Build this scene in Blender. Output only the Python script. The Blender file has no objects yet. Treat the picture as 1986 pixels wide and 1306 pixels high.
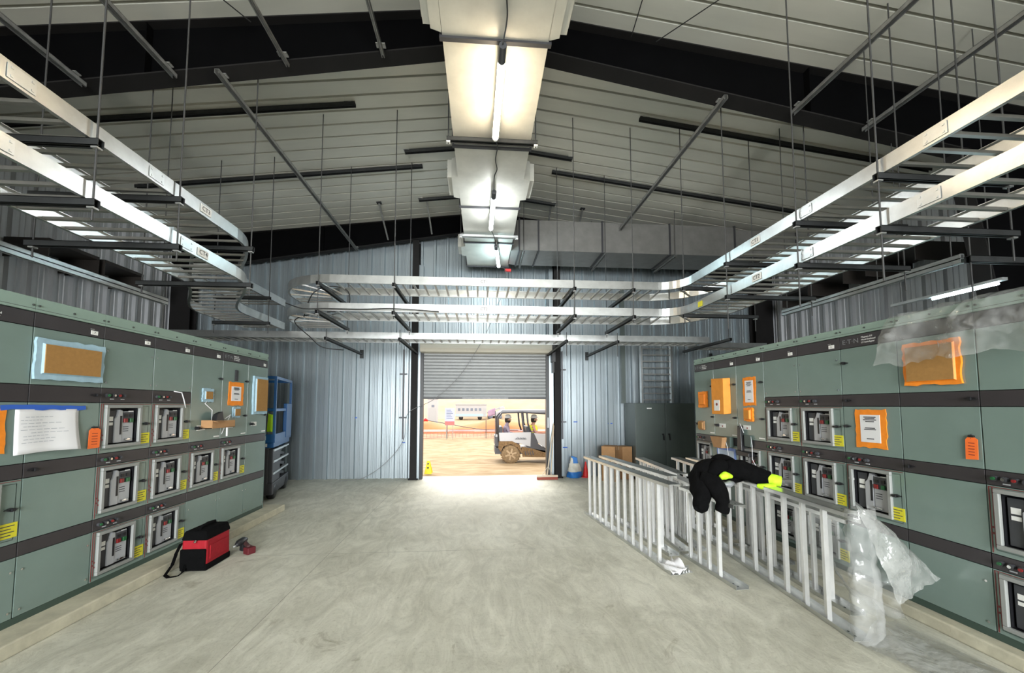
import bpy, math, random
from math import pi, sin, cos, radians, sqrt, atan2
from mathutils import Vector, Matrix, noise as mnoise

# ------------------------------------------------------------------ camera, light, exposure
S = bpy.context.scene
COL = S.collection
RND = random.Random(7)

cam_data = bpy.data.cameras.new('camera')
cam = bpy.data.objects.new('camera', cam_data)
COL.objects.link(cam)
cam.location = (0, 0, 1.67)
cam.rotation_euler = (radians(90 + 3.51), 0, radians(-4.186))
cam_data.sensor_fit = 'HORIZONTAL'
cam_data.sensor_width = 36
cam_data.lens = 750.0 / 1986 * 36
cam_data.shift_x = 0.004
cam_data.shift_y = 0.0448
cam_data.clip_end = 500
S.camera = cam

world = bpy.data.worlds.new('sky')
S.world = world
world.use_nodes = True
bg = world.node_tree.nodes['Background']
bg.inputs['Color'].default_value = (1.0, 0.97, 0.93, 1)
bg.inputs['Strength'].default_value = 2.3

S.view_settings.view_transform = 'Standard'
S.view_settings.look = 'None'
S.view_settings.gamma = 1
S.view_settings.use_curve_mapping = False
S.view_settings.exposure = 0.42

TUBE_POWER = 72.0
REAR_FILL = 720.0
al = bpy.data.lights.new('rear_fill_lamp', 'AREA')
al.shape = 'RECTANGLE'; al.size = 6.0; al.size_y = 4.2
al.energy = REAR_FILL
al.color = (0.95, 0.99, 1.0)
al.spread = radians(100)
alo = bpy.data.objects.new('rear_fill_lamp', al)
COL.objects.link(alo)
alo.location = (0.2, -8.9, 2.2)
alo.rotation_euler = (radians(75), 0, 0)      # added fill lamp lifting the interior, shines towards +Y
sun = bpy.data.lights.new('soft_sun', 'SUN')
sun.energy = 3.4; sun.angle = radians(50); sun.color = (1.0, 0.95, 0.88)
suno = bpy.data.objects.new('soft_sun', sun)
COL.objects.link(suno)
suno.location = (0, 30, 20)
suno.rotation_euler = (radians(-52), 0, radians(4))    # hazy sun outside, beyond the roll-up door

# ------------------------------------------------------------------ materials
MATS = {}
def mat(name, color, rough=0.6, metal=0.0, var=0.0, scale=8.0, bump=0.0, bscale=60.0, emit=None, estr=0.0,
        stretch=None, trans=0.0, coat=0.0, alpha=1.0, ramp=None, spec=0.5):
    if name in MATS: return MATS[name]
    m = bpy.data.materials.new(name); m.use_nodes = True
    nt = m.node_tree; b = nt.nodes['Principled BSDF']
    c = tuple(color) + (1,)
    b.inputs['Base Color'].default_value = c
    b.inputs['Roughness'].default_value = rough
    b.inputs['Metallic'].default_value = metal
    b.inputs['Specular IOR Level'].default_value = spec
    if trans: b.inputs['Transmission Weight'].default_value = trans
    if coat: b.inputs['Coat Weight'].default_value = coat
    b.inputs['Alpha'].default_value = alpha
    if emit is not None:
        b.inputs['Emission Color'].default_value = tuple(emit) + (1,)
        b.inputs['Emission Strength'].default_value = estr
    tc = None
    if var or bump:
        tc = nt.nodes.new('ShaderNodeTexCoord')
        src = tc.outputs['Object']
        if stretch:
            mp = nt.nodes.new('ShaderNodeMapping'); mp.inputs['Scale'].default_value = stretch
            nt.links.new(src, mp.inputs['Vector']); src = mp.outputs['Vector']
    if var:
        n = nt.nodes.new('ShaderNodeTexNoise'); n.inputs['Scale'].default_value = scale
        n.inputs['Detail'].default_value = 5; n.inputs['Roughness'].default_value = 0.6
        nt.links.new(src, n.inputs['Vector'])
        r = nt.nodes.new('ShaderNodeValToRGB')
        e = r.color_ramp.elements
        e[0].position = 0.3; e[1].position = 0.7
        e[0].color = tuple(max(0, x * (1 - var)) for x in color) + (1,)
        e[1].color = tuple(min(1, x * (1 + var)) for x in color) + (1,)
        if ramp:
            e[0].color = tuple(ramp[0]) + (1,); e[1].color = tuple(ramp[1]) + (1,)
        nt.links.new(n.outputs['Fac'], r.inputs['Fac'])
        nt.links.new(r.outputs['Color'], b.inputs['Base Color'])
    if bump:
        n2 = nt.nodes.new('ShaderNodeTexNoise'); n2.inputs['Scale'].default_value = bscale
        n2.inputs['Detail'].default_value = 4
        nt.links.new(src, n2.inputs['Vector'])
        bp = nt.nodes.new('ShaderNodeBump'); bp.inputs['Strength'].default_value = bump
        bp.inputs['Distance'].default_value = 0.01
        nt.links.new(n2.outputs['Fac'], bp.inputs['Height'])
        nt.links.new(bp.outputs['Normal'], b.inputs['Normal'])
    MATS[name] = m
    return m

GEAR   = mat('gear_paint', (0.185, 0.252, 0.228), 0.23, 0, 0.05, 3, 0.02, 300, spec=0.65)
GEARTRIM = mat('gear_trim_paint', (0.25, 0.345, 0.295), 0.45, 0, 0.05, 3)
BAND   = mat('gear_band_paint', (0.040, 0.035, 0.038), 0.4, 0, 0.1, 4)
SEAM   = mat('gear_body_dark', (0.05, 0.06, 0.055), 0.6)
PLINTH = mat('gear_plinth_green', (0.045, 0.075, 0.06), 0.5)
FRAME  = mat('breaker_frame_grey', (0.30, 0.31, 0.30), 0.45, 0.1)
BLACK  = mat('black_plastic', (0.012, 0.012, 0.014), 0.4)
DGREY  = mat('dark_grey_plastic', (0.05, 0.052, 0.058), 0.45)
LGREY  = mat('light_grey_plastic', (0.42, 0.43, 0.45), 0.4)
MGREY  = mat('mid_grey_plastic', (0.22, 0.23, 0.24), 0.4)
REDB   = mat('red_button', (0.22, 0.015, 0.015), 0.35)
GREENB = mat('green_button', (0.015, 0.11, 0.035), 0.35)
WHITE  = mat('white_label', (0.85, 0.85, 0.83), 0.6)
CHROME = mat('chrome', (0.8, 0.8, 0.8), 0.15, 1.0)
YELL   = mat('yellow_label', (0.72, 0.66, 0.03), 0.55)
INK    = mat('ink', (0.06, 0.06, 0.07), 0.7)
MIMIC  = mat('mimic_red', (0.17, 0.035, 0.035), 0.5)
ORANGE = mat('orange_tape', (0.95, 0.27, 0.015), 0.55, 0, 0.12, 14)
ORTAG  = mat('orange_tag', (0.95, 0.18, 0.03), 0.5)
BLUET  = mat('blue_tape', (0.34, 0.50, 0.60), 0.6, 0, 0.12, 12)
BLUE2  = mat('deep_blue_tape', (0.03, 0.12, 0.55), 0.6)
BROWN  = mat('brown_card', (0.36, 0.19, 0.055), 0.8, 0, 0.08, 40)
CARD   = mat('cardboard', (0.40, 0.22, 0.10), 0.85, 0, 0.1, 10)
PAPER  = mat('paper', (0.80, 0.80, 0.82), 0.8)
TRAY   = mat('tray_aluminium', (0.62, 0.63, 0.62), 0.30, 0.92, 0.14, 5, 0.04, 90)
RUNG_SHADED   = mat('shaded_rung_aluminium', (0.40, 0.39, 0.37), 0.40, 0.85, 0.1, 8)  # aluminium darkened to paint in the unlit undersides of overhead rungs
RUNGF  = mat('floor_rung_aluminium', (0.74, 0.74, 0.73), 0.38, 0.6, 0.08, 8)
GALV   = mat('galvanised_strut', (0.36, 0.36, 0.35), 0.45, 0.75, 0.25, 12)
GALVB  = mat('bright_galvanised', (0.66, 0.68, 0.68), 0.33, 0.75, 0.15, 6)
STRUTD = mat('dark_strut', (0.035, 0.037, 0.038), 0.5, 0.4, 0.2, 10)
ROD    = mat('threaded_rod', (0.065, 0.065, 0.065), 0.55, 0.4)
STEEL  = mat('black_steel', (0.002, 0.002, 0.0023), 0.9, 0, 0.2, 3, spec=0.05)
STEELF = mat('black_steel_flange', (0.011, 0.010, 0.010), 0.7, 0, 0.2, 3, spec=0.25)
CEIL   = mat('roof_liner', (0.70, 0.69, 0.62), 0.36, 0.25, 0.07, 1.6, 0.02, 3, stretch=(0.3, 2, 1))
WALLM  = mat('wall_sheet', (0.37, 0.42, 0.45), 0.33, 0.62, 0.08, 1.5, 0.05, 2.5, stretch=(2, 2, 0.35))
WALLS  = mat('side_wall_sheet', (0.50, 0.51, 0.53), 0.48, 0.35, 0.14, 3.0, stretch=(3, 3, 0.35))
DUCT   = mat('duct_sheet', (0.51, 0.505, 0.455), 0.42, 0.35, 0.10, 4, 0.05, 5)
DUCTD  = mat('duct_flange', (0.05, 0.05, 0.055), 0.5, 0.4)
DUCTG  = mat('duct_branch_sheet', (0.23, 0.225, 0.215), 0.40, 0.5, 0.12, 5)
TUBEM  = mat('led_tube_glow', (1, 1, 1), 0.4, emit=(0.93, 0.98, 1.0), estr=TUBE_POWER)
TUBEC  = mat('led_tube_glow_cool', (1, 1, 1), 0.4, emit=(0.68, 0.93, 1.0), estr=TUBE_POWER * 0.75)
TUBEW  = mat('led_tube_glow_warm', (1, 1, 1), 0.4, emit=(1.0, 0.82, 0.58), estr=TUBE_POWER * 1.0)
CURTAIN= mat('door_curtain', (0.25, 0.255, 0.255), 0.45, 0.2, 0.06, 5)
HOOD   = mat('door_hood_cream', (0.60, 0.56, 0.48), 0.45)
CABI   = mat('cabinet_paint', (0.085, 0.105, 0.098), 0.45, 0, 0.06, 4)
PADC   = mat('pad_concrete', (0.50, 0.47, 0.36), 0.85, 0, 0.22, 5, 0.2, 30)
LIFTB  = mat('lift_blue', (0.014, 0.12, 0.36), 0.4)
HIVIS  = mat('hi_vis_lime', (0.50, 0.85, 0.02), 0.7, emit=(0.5, 0.85, 0.02), estr=0.0)
CLOTHB = mat('black_cloth', (0.002, 0.002, 0.0023), 0.95, 0, 0.3, 20, 0.4, 40, spec=0.12)
REDC   = mat('red_cloth', (0.30, 0.006, 0.014), 0.7, 0, 0.15, 20, 0.2, 60, spec=0.3)
CABLE  = mat('black_cable', (0.015, 0.015, 0.015), 0.6)
GREYCB = mat('grey_cable', (0.2, 0.2, 0.2), 0.6)
CONER  = mat('cone_red', (0.75, 0.03, 0.03), 0.5)
CONEY  = mat('cone_yellow', (0.85, 0.72, 0.02), 0.5)
WOOD   = mat('broom_wood', (0.55, 0.46, 0.35), 0.6)
BRIST  = mat('broom_bristle', (0.28, 0.07, 0.05), 0.9)
SACKW  = mat('sack_white', (0.68, 0.66, 0.60), 0.5, 0, 0.15, 12)
SACKB  = mat('sack_blue', (0.03, 0.20, 0.62), 0.45)
SKIN   = mat('skin', (0.42, 0.24, 0.17), 0.6)
HAIR   = mat('dark_hair', (0.02, 0.015, 0.012), 0.8)
TYRE   = mat('muddy_tyre', (0.24, 0.16, 0.085), 0.9, 0, 0.35, 18)
UTVW   = mat('utv_white', (0.46, 0.46, 0.48), 0.35)
UTVD   = mat('utv_dark', (0.06, 0.06, 0.07), 0.5)
MUD    = mat('mud', (0.20, 0.12, 0.055), 0.9, 0, 0.4, 14)
SHIRT  = mat('mauve_shirt', (0.30, 0.24, 0.30), 0.8)
HATW   = mat('hard_hat_white', (0.6, 0.6, 0.6), 0.35)
PINK   = mat('pink_net', (0.50, 0.17, 0.17), 0.7)
BERM   = mat('orange_earth', (0.42, 0.19, 0.08), 0.95, 0, 0.2, 1.5, stretch=(0.4, 1, 1))
HILLM  = mat('pale_hill', (0.42, 0.31, 0.20), 0.95, 0, 0.15, 0.4)
GLASSD = mat('trailer_window', (0.16, 0.19, 0.25), 0.2)
BROWNH = mat('dark_brown_sheet', (0.030, 0.025, 0.022), 0.5, 0.2, 0.2, 4)
TOOLD  = mat('tool_dark', (0.05, 0.02, 0.02), 0.5)

def concrete():
    m = bpy.data.materials.new('floor_concrete'); m.use_nodes = True
    nt = m.node_tree; L = nt.links; N = nt.nodes; b = N['Principled BSDF']
    tc = N.new('ShaderNodeTexCoord')
    def noise(scale, det=6, rough=0.6, stretch=None, dist=0):
        n = N.new('ShaderNodeTexNoise'); n.inputs['Scale'].default_value = scale
        n.inputs['Detail'].default_value = det; n.inputs['Roughness'].default_value = rough
        n.inputs['Distortion'].default_value = dist
        if stretch:
            mp = N.new('ShaderNodeMapping'); mp.inputs['Scale'].default_value = stretch
            L.new(tc.outputs['Object'], mp.inputs['Vector']); L.new(mp.outputs['Vector'], n.inputs['Vector'])
        else: L.new(tc.outputs['Object'], n.inputs['Vector'])
        return n
    n1 = noise(0.9, 7, 0.65, dist=0.6)
    r1 = N.new('ShaderNodeValToRGB'); e = r1.color_ramp.elements
    e[0].position = 0.30; e[0].color = (0.53, 0.52, 0.43, 1)
    e[1].position = 0.72; e[1].color = (0.80, 0.79, 0.69, 1)
    L.new(n1.outputs['Fac'], r1.inputs['Fac'])
    # dried wheel tracks running in from the door, and fine grit
    n2 = noise(1.9, 9, 0.72, (1.9, 0.75, 1), 2.6)
    r2 = N.new('ShaderNodeValToRGB'); e = r2.color_ramp.elements
    e[0].position = 0.36; e[0].color = (0.66, 0.66, 0.64, 1); e[1].position = 0.62; e[1].color = (1, 1, 1, 1)
    L.new(n2.outputs['Fac'], r2.inputs['Fac'])
    mx = N.new('ShaderNodeMixRGB'); mx.blend_type = 'MULTIPLY'; mx.inputs[0].default_value = 0.75
    L.new(r1.outputs['Color'], mx.inputs[1]); L.new(r2.outputs['Color'], mx.inputs[2])
    n3 = noise(45, 4, 0.6)
    r3 = N.new('ShaderNodeValToRGB'); e = r3.color_ramp.elements
    e[0].position = 0.30; e[0].color = (0.60, 0.58, 0.52, 1); e[1].position = 0.46; e[1].color = (1, 1, 1, 1)
    L.new(n3.outputs['Fac'], r3.inputs['Fac'])
    mx2 = N.new('ShaderNodeMixRGB'); mx2.blend_type = 'MULTIPLY'; mx2.inputs[0].default_value = 0.4
    L.new(mx.outputs['Color'], mx2.inputs[1]); L.new(r3.outputs['Color'], mx2.inputs[2])
    # dark scattered smudges
    n4 = noise(3.1, 5, 0.7, dist=0.8)
    r4 = N.new('ShaderNodeValToRGB'); e = r4.color_ramp.elements
    e[0].position = 0.27; e[0].color = (0.5, 0.47, 0.4, 1); e[1].position = 0.37; e[1].color = (1, 1, 1, 1)
    L.new(n4.outputs['Fac'], r4.inputs['Fac'])
    mx3 = N.new('ShaderNodeMixRGB'); mx3.blend_type = 'MULTIPLY'; mx3.inputs[0].default_value = 0.7
    L.new(mx2.outputs['Color'], mx3.inputs[1]); L.new(r4.outputs['Color'], mx3.inputs[2])
    L.new(mx3.outputs['Color'], b.inputs['Base Color'])
    rr = N.new('ShaderNodeMapRange'); rr.inputs['To Min'].default_value = 0.55; rr.inputs['To Max'].default_value = 0.85
    L.new(n2.outputs['Fac'], rr.inputs['Value']); L.new(rr.outputs['Result'], b.inputs['Roughness'])
    bp = N.new('ShaderNodeBump'); bp.inputs['Strength'].default_value = 0.5; bp.inputs['Distance'].default_value = 0.014
    L.new(n2.outputs['Fac'], bp.inputs['Height']); L.new(bp.outputs['Normal'], b.inputs['Normal'])
    return m
FLOORM = concrete()

def plastic_film(name, tint, face, rough, seed):
    m = bpy.data.materials.new(name); m.use_nodes = True
    nt = m.node_tree; L = nt.links; N = nt.nodes
    for n in list(N):
        if n.type != 'OUTPUT_MATERIAL': N.remove(n)
    out = [n for n in N if n.type == 'OUTPUT_MATERIAL'][0]
    tr = N.new('ShaderNodeBsdfTransparent'); tr.inputs['Color'].default_value = (0.97, 0.97, 0.97, 1)
    p = N.new('ShaderNodeBsdfPrincipled'); p.inputs['Base Color'].default_value = tint + (1,)
    p.inputs['Roughness'].default_value = rough; p.inputs['Specular IOR Level'].default_value = 0.9
    tc = N.new('ShaderNodeTexCoord'); n = N.new('ShaderNodeTexNoise')
    n.inputs['Scale'].default_value = 7 + seed; n.inputs['Detail'].default_value = 5
    L.new(tc.outputs['Object'], n.inputs['Vector'])
    bp = N.new('ShaderNodeBump'); bp.inputs['Strength'].default_value = 0.8; bp.inputs['Distance'].default_value = 0.03
    L.new(n.outputs['Fac'], bp.inputs['Height']); L.new(bp.outputs['Normal'], p.inputs['Normal'])
    mr = N.new('ShaderNodeMapRange'); mr.inputs['From Min'].default_value = 0.3; mr.inputs['From Max'].default_value = 0.7
    mr.inputs['To Min'].default_value = face - 0.14; mr.inputs['To Max'].default_value = face + 0.14
    L.new(n.outputs['Fac'], mr.inputs['Value'])
    mx = N.new('ShaderNodeMixShader')
    L.new(mr.outputs['Result'], mx.inputs['Fac']); L.new(tr.outputs[0], mx.inputs[1]); L.new(p.outputs[0], mx.inputs[2])
    L.new(mx.outputs[0], out.inputs['Surface'])
    return m
FILM  = plastic_film('clear_plastic_film', (0.55, 0.56, 0.55), 0.30, 0.10, 0)
FILM2 = plastic_film('cloudy_plastic_film', (0.42, 0.43, 0.41), 0.52, 0.22, 3)

def ground_mat():
    m = mat('dirt_ground', (0.72, 0.48, 0.27), 0.95, 0, 0.3, 3, 0.6, 18, stretch=(0.5, 1.0, 1),
            ramp=((0.20, 0.125, 0.05), (0.36, 0.27, 0.16)))
    return m
GROUND = ground_mat()

# ------------------------------------------------------------------ mesh building helpers
class MB:
    def __init__(s): s.v = []; s.f = []; s.sm = []
    def add(s, vs, fs, smooth=False):
        o = len(s.v); s.v += [tuple(v) for v in vs]
        for f in fs: s.f.append(tuple(i + o for i in f)); s.sm.append(smooth)
        return s
    def box(s, x0, x1, y0, y1, z0, z1):
        vs = [(x0,y0,z0),(x1,y0,z0),(x1,y1,z0),(x0,y1,z0),(x0,y0,z1),(x1,y0,z1),(x1,y1,z1),(x0,y1,z1)]
        return s.add(vs, [(0,3,2,1),(4,5,6,7),(0,1,5,4),(1,2,6,5),(2,3,7,6),(3,0,4,7)])
    def hexa(s, vs):      # 4 bottom + 4 top, counter-clockwise
        return s.add(vs, [(0,3,2,1),(4,5,6,7),(0,1,5,4),(1,2,6,5),(2,3,7,6),(3,0,4,7)])
    def bar(s, p0, p1, w, h, up=(0,0,1)):    # rectangular bar between points
        p0 = Vector(p0); p1 = Vector(p1); d = (p1 - p0).normalized(); u = Vector(up)
        a = d.cross(u)
        if a.length < 1e-4: a = d.cross(Vector((1, 0, 0)))
        a.normalize(); b = a.cross(d).normalized()
        a *= w / 2; b *= h / 2
        return s.hexa([p0-a-b, p0+a-b, p1+a-b, p1-a-b, p0-a+b, p0+a+b, p1+a+b, p1-a+b])
    def tube(s, p0, p1, r, n=8, r2=None, caps=True):
        p0 = Vector(p0); p1 = Vector(p1); d = (p1 - p0).normalized()
        a = d.orthogonal().normalized(); b = d.cross(a); r2 = r if r2 is None else r2
        vs = []
        for k in range(n):
            t = 2*pi*k/n; q = a*cos(t) + b*sin(t)
            vs += [p0 + q*r, p1 + q*r2]
        fs = [(2*k, 2*((k+1) % n), 2*((k+1) % n)+1, 2*k+1) for k in range(n)]
        s.add(vs, fs, n > 6)
        if caps: s.add([vs[2*k] for k in range(n)][::-1] + [], [tuple(range(n))]); s.add([vs[2*k+1] for k in range(n)], [tuple(range(n))])
        return s
    def path(s, pts, r, n=7):
        pts = [Vector(p) for p in pts]; rings = []; ref = None
        for i, p in enumerate(pts):
            d = (pts[min(i+1, len(pts)-1)] - pts[max(i-1, 0)]).normalized()
            if ref is None: ref = d.orthogonal().normalized()
            a = (ref - d*ref.dot(d)).normalized(); ref = a; b = d.cross(a)
            rr = r[i] if isinstance(r, (list, tuple)) else r
            rings.append([p + (a*cos(2*pi*k/n) + b*sin(2*pi*k/n))*rr for k in range(n)])
        vs = [v for g in rings for v in g]; fs = []
        for i in range(len(rings)-1):
            for k in range(n):
                fs.append((i*n+k, i*n+(k+1) % n, (i+1)*n+(k+1) % n, (i+1)*n+k))
        fs.append(tuple(range(n))[::-1]); fs.append(tuple((len(rings)-1)*n+k for k in range(n)))
        return s.add(vs, fs, True)
    def lathe(s, prof, c=(0,0,0), n=20, axis='z'):
        vs = []
        for r, h in prof:
            for k in range(n):
                t = 2*pi*k/n
                p = (r*cos(t), r*sin(t), h) if axis == 'z' else ((r*cos(t), h, r*sin(t)) if axis == 'y' else (h, r*cos(t), r*sin(t)))
                vs.append((p[0]+c[0], p[1]+c[1], p[2]+c[2]))
        fs = []
        for i in range(len(prof)-1):
            for k in range(n): fs.append((i*n+k, i*n+(k+1) % n, (i+1)*n+(k+1) % n, (i+1)*n+k))
        fs.append(tuple(range(n))[::-1]); fs.append(tuple((len(prof)-1)*n+k for k in range(n)))
        return s.add(vs, fs, True)
    def prism(s, poly, d0, d1, axis='y'):
        def q(a, b, d): return (a, d, b) if axis == 'y' else ((d, a, b) if axis == 'x' else (a, b, d))
        n = len(poly)
        vs = [q(a, b, d0) for a, b in poly] + [q(a, b, d1) for a, b in poly]
        fs = [tuple(range(n)), tuple(range(n, 2*n))[::-1]] + [(k, n+k, n+(k+1) % n, (k+1) % n) for k in range(n)]
        return s.add(vs, fs)
    def ring(s, x0, x1, z0, z1, t, y0, y1):   # rectangular frame facing -y
        s.box(x0, x1, y0, y1, z0, z0+t); s.box(x0, x1, y0, y1, z1-t, z1)
        s.box(x0, x0+t, y0, y1, z0+t, z1-t); s.box(x1-t, x1, y0, y1, z0+t, z1-t)
        return s
    def grid(s, fn, nu, nv, smooth=True):
        vs = [fn(i/nu, j/nv) for j in range(nv+1) for i in range(nu+1)]
        fs = [(j*(nu+1)+i, j*(nu+1)+i+1, (j+1)*(nu+1)+i+1, (j+1)*(nu+1)+i) for j in range(nv) for i in range(nu)]
        return s.add(vs, fs, smooth)
    def build(s, name, m, parent=None, bevel=0.0, solid=0.0, sub=0, loc=None, rotz=None):
        me = bpy.data.meshes.new(name); me.from_pydata(s.v, [], s.f); me.update()
        for p, k in zip(me.polygons, s.sm): p.use_smooth = k
        me.materials.append(m)
        import bmesh
        b = bmesh.new(); b.from_mesh(me); bmesh.ops.recalc_face_normals(b, faces=b.faces); b.to_mesh(me); b.free()
        o = bpy.data.objects.new(name, me); COL.objects.link(o)
        if parent: o.parent = parent
        if loc: o.location = loc
        if rotz is not None: o.rotation_euler = (0, 0, rotz)
        if solid:
            q = o.modifiers.new('thickness', 'SOLIDIFY'); q.thickness = solid
        if bevel:
            q = o.modifiers.new('bevel', 'BEVEL'); q.width = bevel; q.segments = 2; q.limit_method = 'ANGLE'
        if sub:
            q = o.modifiers.new('sub', 'SUBSURF'); q.levels = sub; q.render_levels = sub
        return o

def tag(o, label, cat, group=None):
    o['label'] = label; o['category'] = cat
    if group: o['group'] = group
    return o
def struct(o): o['kind'] = 'structure'; return o
def thing(name, label, cat, loc=(0,0,0), rotz=0, group=None):
    o = bpy.data.objects.new(name, None); COL.objects.link(o)
    o.empty_display_size = 0.1
    o.location = loc; o.rotation_euler = (0, 0, rotz)
    return tag(o, label, cat, group)
def one(b, name, m, label, cat, group=None, **k):
    o = b.build(name, m, None, **k); return tag(o, label, cat, group)
def copy_tree(o, parent=None):
    c = o.copy(); COL.objects.link(c)
    if parent: c.parent = parent
    for ch in list(o.children): copy_tree(ch, c)
    return c
def text(name, body, size, m, parent=None, loc=(0,0,0), rot=(pi/2,0,0), align='CENTER', depth=0.0006, sx=1.0):
    cu = bpy.data.curves.new(name, 'FONT'); cu.body = body; cu.size = size; cu.align_x = align; cu.align_y = 'CENTER'
    cu.extrude = depth; cu.resolution_u = 2
    t = bpy.data.objects.new(name, cu); COL.objects.link(t)
    bpy.context.view_layer.update()
    me = bpy.data.meshes.new_from_object(t.evaluated_get(bpy.context.evaluated_depsgraph_get()))
    bpy.data.objects.remove(t, do_unlink=True)
    me.materials.clear(); me.materials.append(m)
    o = bpy.data.objects.new(name, me); COL.objects.link(o)
    if parent: o.parent = parent
    o.location = loc; o.rotation_euler = rot; o.scale = (sx, 1, 1)
    return o
def arc(cx, cy, r, a0, a1, n=10):
    return [(cx + r*cos(radians(a0+(a1-a0)*k/n)), cy + r*sin(radians(a0+(a1-a0)*k/n))) for k in range(n+1)]

# ------------------------------------------------------------------ the building shell
XW0, XW1, YF, YN = -7.0, 7.4, 9.25, -9.2
RX = 0.2
def zc(x): return 6.29 - 0.122*abs(x - RX)        # underside of the roof
def zr(x): return 5.87 - 0.172*abs(x - RX)        # underside of the rafters

fb = MB(); fb.box(XW0-0.2, XW1+0.2, YN-0.2, YF+0.18, -0.3, 0)
struct(fb.build('floor', FLOORM))

def corrug(a0, a1, pitch, depth, top=0.03, flank=0.02, phase=0.0, minor=True):
    """profile of ribbed sheet: list of (along, offset)"""
    pts = [(a0, 0.0)]; k = math.ceil((a0 - phase)/pitch)
    while True:
        c = phase + k*pitch
        if c - top/2 - flank > a1: break
        for q in ([(-top/2-flank, 0), (-top/2, depth), (top/2, depth), (top/2+flank, 0)] +
                  ([(pitch*0.36, 0), (pitch*0.36+0.008, depth*0.18), (pitch*0.36+0.03, depth*0.18), (pitch*0.36+0.038, 0),
                    (pitch*0.60, 0), (pitch*0.60+0.008, depth*0.18), (pitch*0.60+0.03, depth*0.18), (pitch*0.60+0.038, 0)] if minor else [])):
            a = c + q[0]
            if a0 < a < a1: pts.append((a, q[1]))
        k += 1
    pts.append((a1, 0.0))
    return pts

# roof: ribs run up the slope, standing seams 0.265 apart, set upward into the sheet
cb = MB()
prof = corrug(YN-0.1, YF+0.15, 0.265, 0.24, 0.050, 0.002, 0.03, False)
for x0, x1 in ((XW0-0.15, RX), (RX, XW1+0.15)):
    vs = []; fs = []
    for y, o in prof: vs += [(x0, y, zc(x0)+o), (x1, y, zc(x1)+o)]
    for i in range(len(prof)-1): fs.append((2*i, 2*i+1, 2*i+3, 2*i+2))
    cb.add(vs, fs)
struct(cb.build('ceiling', CEIL, solid=0.012))

def ribbed_wall(name, along0, along1, zbot, ztop, fixed, axis, sign, m, phase, segs=1):
    w = MB(); pr = corrug(along0, along1, 0.302, 0.055, 0.042, 0.016, phase)
    if axis == 'x' and along0 < RX < along1: pr = sorted(pr + [(RX, 0.0)])
    vs = []; fs = []
    for a, o in pr:
        d = fixed + sign*o
        vs += [(a, d, zbot), (a, d, ztop(a))] if axis == 'x' else [(d, a, zbot), (d, a, ztop(a))]
    for i in range(len(pr)-1): fs.append((2*i, 2*i+2, 2*i+3, 2*i+1))
    w.add(vs, fs); return w
DX0, DX1, DZ = -1.30, 1.57, 2.98
zt = lambda x: zc(x) + 0.05
wf = ribbed_wall('wall_far', XW0, DX0-0.06, 0, zt, YF, 'x', -1, WALLM, 0.12)
w2 = ribbed_wall('', DX1+0.06, XW1, 0, zt, YF, 'x', -1, WALLM, 0.12); wf.add(w2.v, w2.f)
w3 = ribbed_wall('', DX0-0.06, DX1+0.06, DZ, zt, YF, 'x', -1, WALLM, 0.12); wf.add(w3.v, w3.f)
struct(wf.build('wall_far', WALLM, solid=0.004))
struct(ribbed_wall('wall_left', YN, YF, 0, lambda a: zc(XW0)+0.05, XW0, 'y', 1, WALLS, 0.1).build('wall_left', WALLS, solid=0.004))
struct(ribbed_wall('wall_right', YN, YF, 0, lambda a: zc(XW1)+0.05, XW1, 'y', -1, WALLS, 0.1).build('wall_right', WALLS, solid=0.004))
wn = ribbed_wall('', XW0, -3.0, 0, zt, YN, 'x', 1, WALLS, 0.1)
w2 = ribbed_wall('', 3.4, XW1, 0, zt, YN, 'x', 1, WALLS, 0.1); wn.add(w2.v, w2.f)
w3 = ribbed_wall('', -3.0, 3.4, 4.4, zt, YN, 'x', 1, WALLS, 0.1); wn.add(w3.v, w3.f)
struct(wn.build('wall_near', WALLS, solid=0.004))

# concrete housekeeping pads under the switchgear
p = MB(); p.box(-5.2, -3.10, -0.6, 6.55, 0, 0.10)
struct(p.build('trim_1', PADC, bevel=0.012))
p = MB(); p.box(3.40, 5.3, -0.6, 6.20, 0, 0.09)
struct(p.build('trim_2', PADC, bevel=0.012))

# saw-cut joints in the slab
def joint(name, pts, label):
    b = MB()
    for a, c in zip(pts[:-1], pts[1:]): b.bar((a[0], a[1], 0.0006), (c[0], c[1], 0.0006), 0.004, 0.001)
    struct(b.build(name, mat('joint_dark', (0.30, 0.29, 0.25), 0.9)))
joint('trim_3', [(-3.1, 4.62), (3.38, 4.62)], '')
joint('trim_4', [(-1.69, -4), (-1.69, 9.2)], '')

# ---- black portal frame (rafters with tapering web, haunched columns)
def rafter(y, name, label, flange=0.2):
    t = thing(name, label, 'rafter', (RX, y, 0))
    xs = [-6.9 + k*0.355 for k in range(21)]; xs = sorted(set([x for x in xs if x < RX] + [RX] + [2*RX - x for x in xs if x < RX]))
    def low(x): return zr(x)
    def top(x): return zc(x) - 0.005
    poly = [(x - RX, low(x)) for x in xs] + [(x - RX, top(x)) for x in reversed(xs)]
    MB().prism(poly, -0.006, 0.006, 'y').build('web', STEEL, t)
    f = MB(); f2 = MB()
    for a, b in ((xs[0], RX), (RX, xs[-1])):
        f.bar((a-RX, 0, low(a)), (b-RX, 0, low(b)), flange, 0.016)
        f2.bar((a-RX, 0, top(a)-0.01), (b-RX, 0, top(b)-0.01), flange, 0.014)
    f.build('bottom_flange', STEELF, t); f2.build('top_flange', STEELF, t)
    for x in (-3.6, 4.0):
        st = MB(); st.box(x-RX-0.006, x-RX+0.006, -flange/2+0.01, flange/2-0.01, low(x), top(x))
        st.build('web_stiffener', STEEL, t)
    return t
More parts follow.
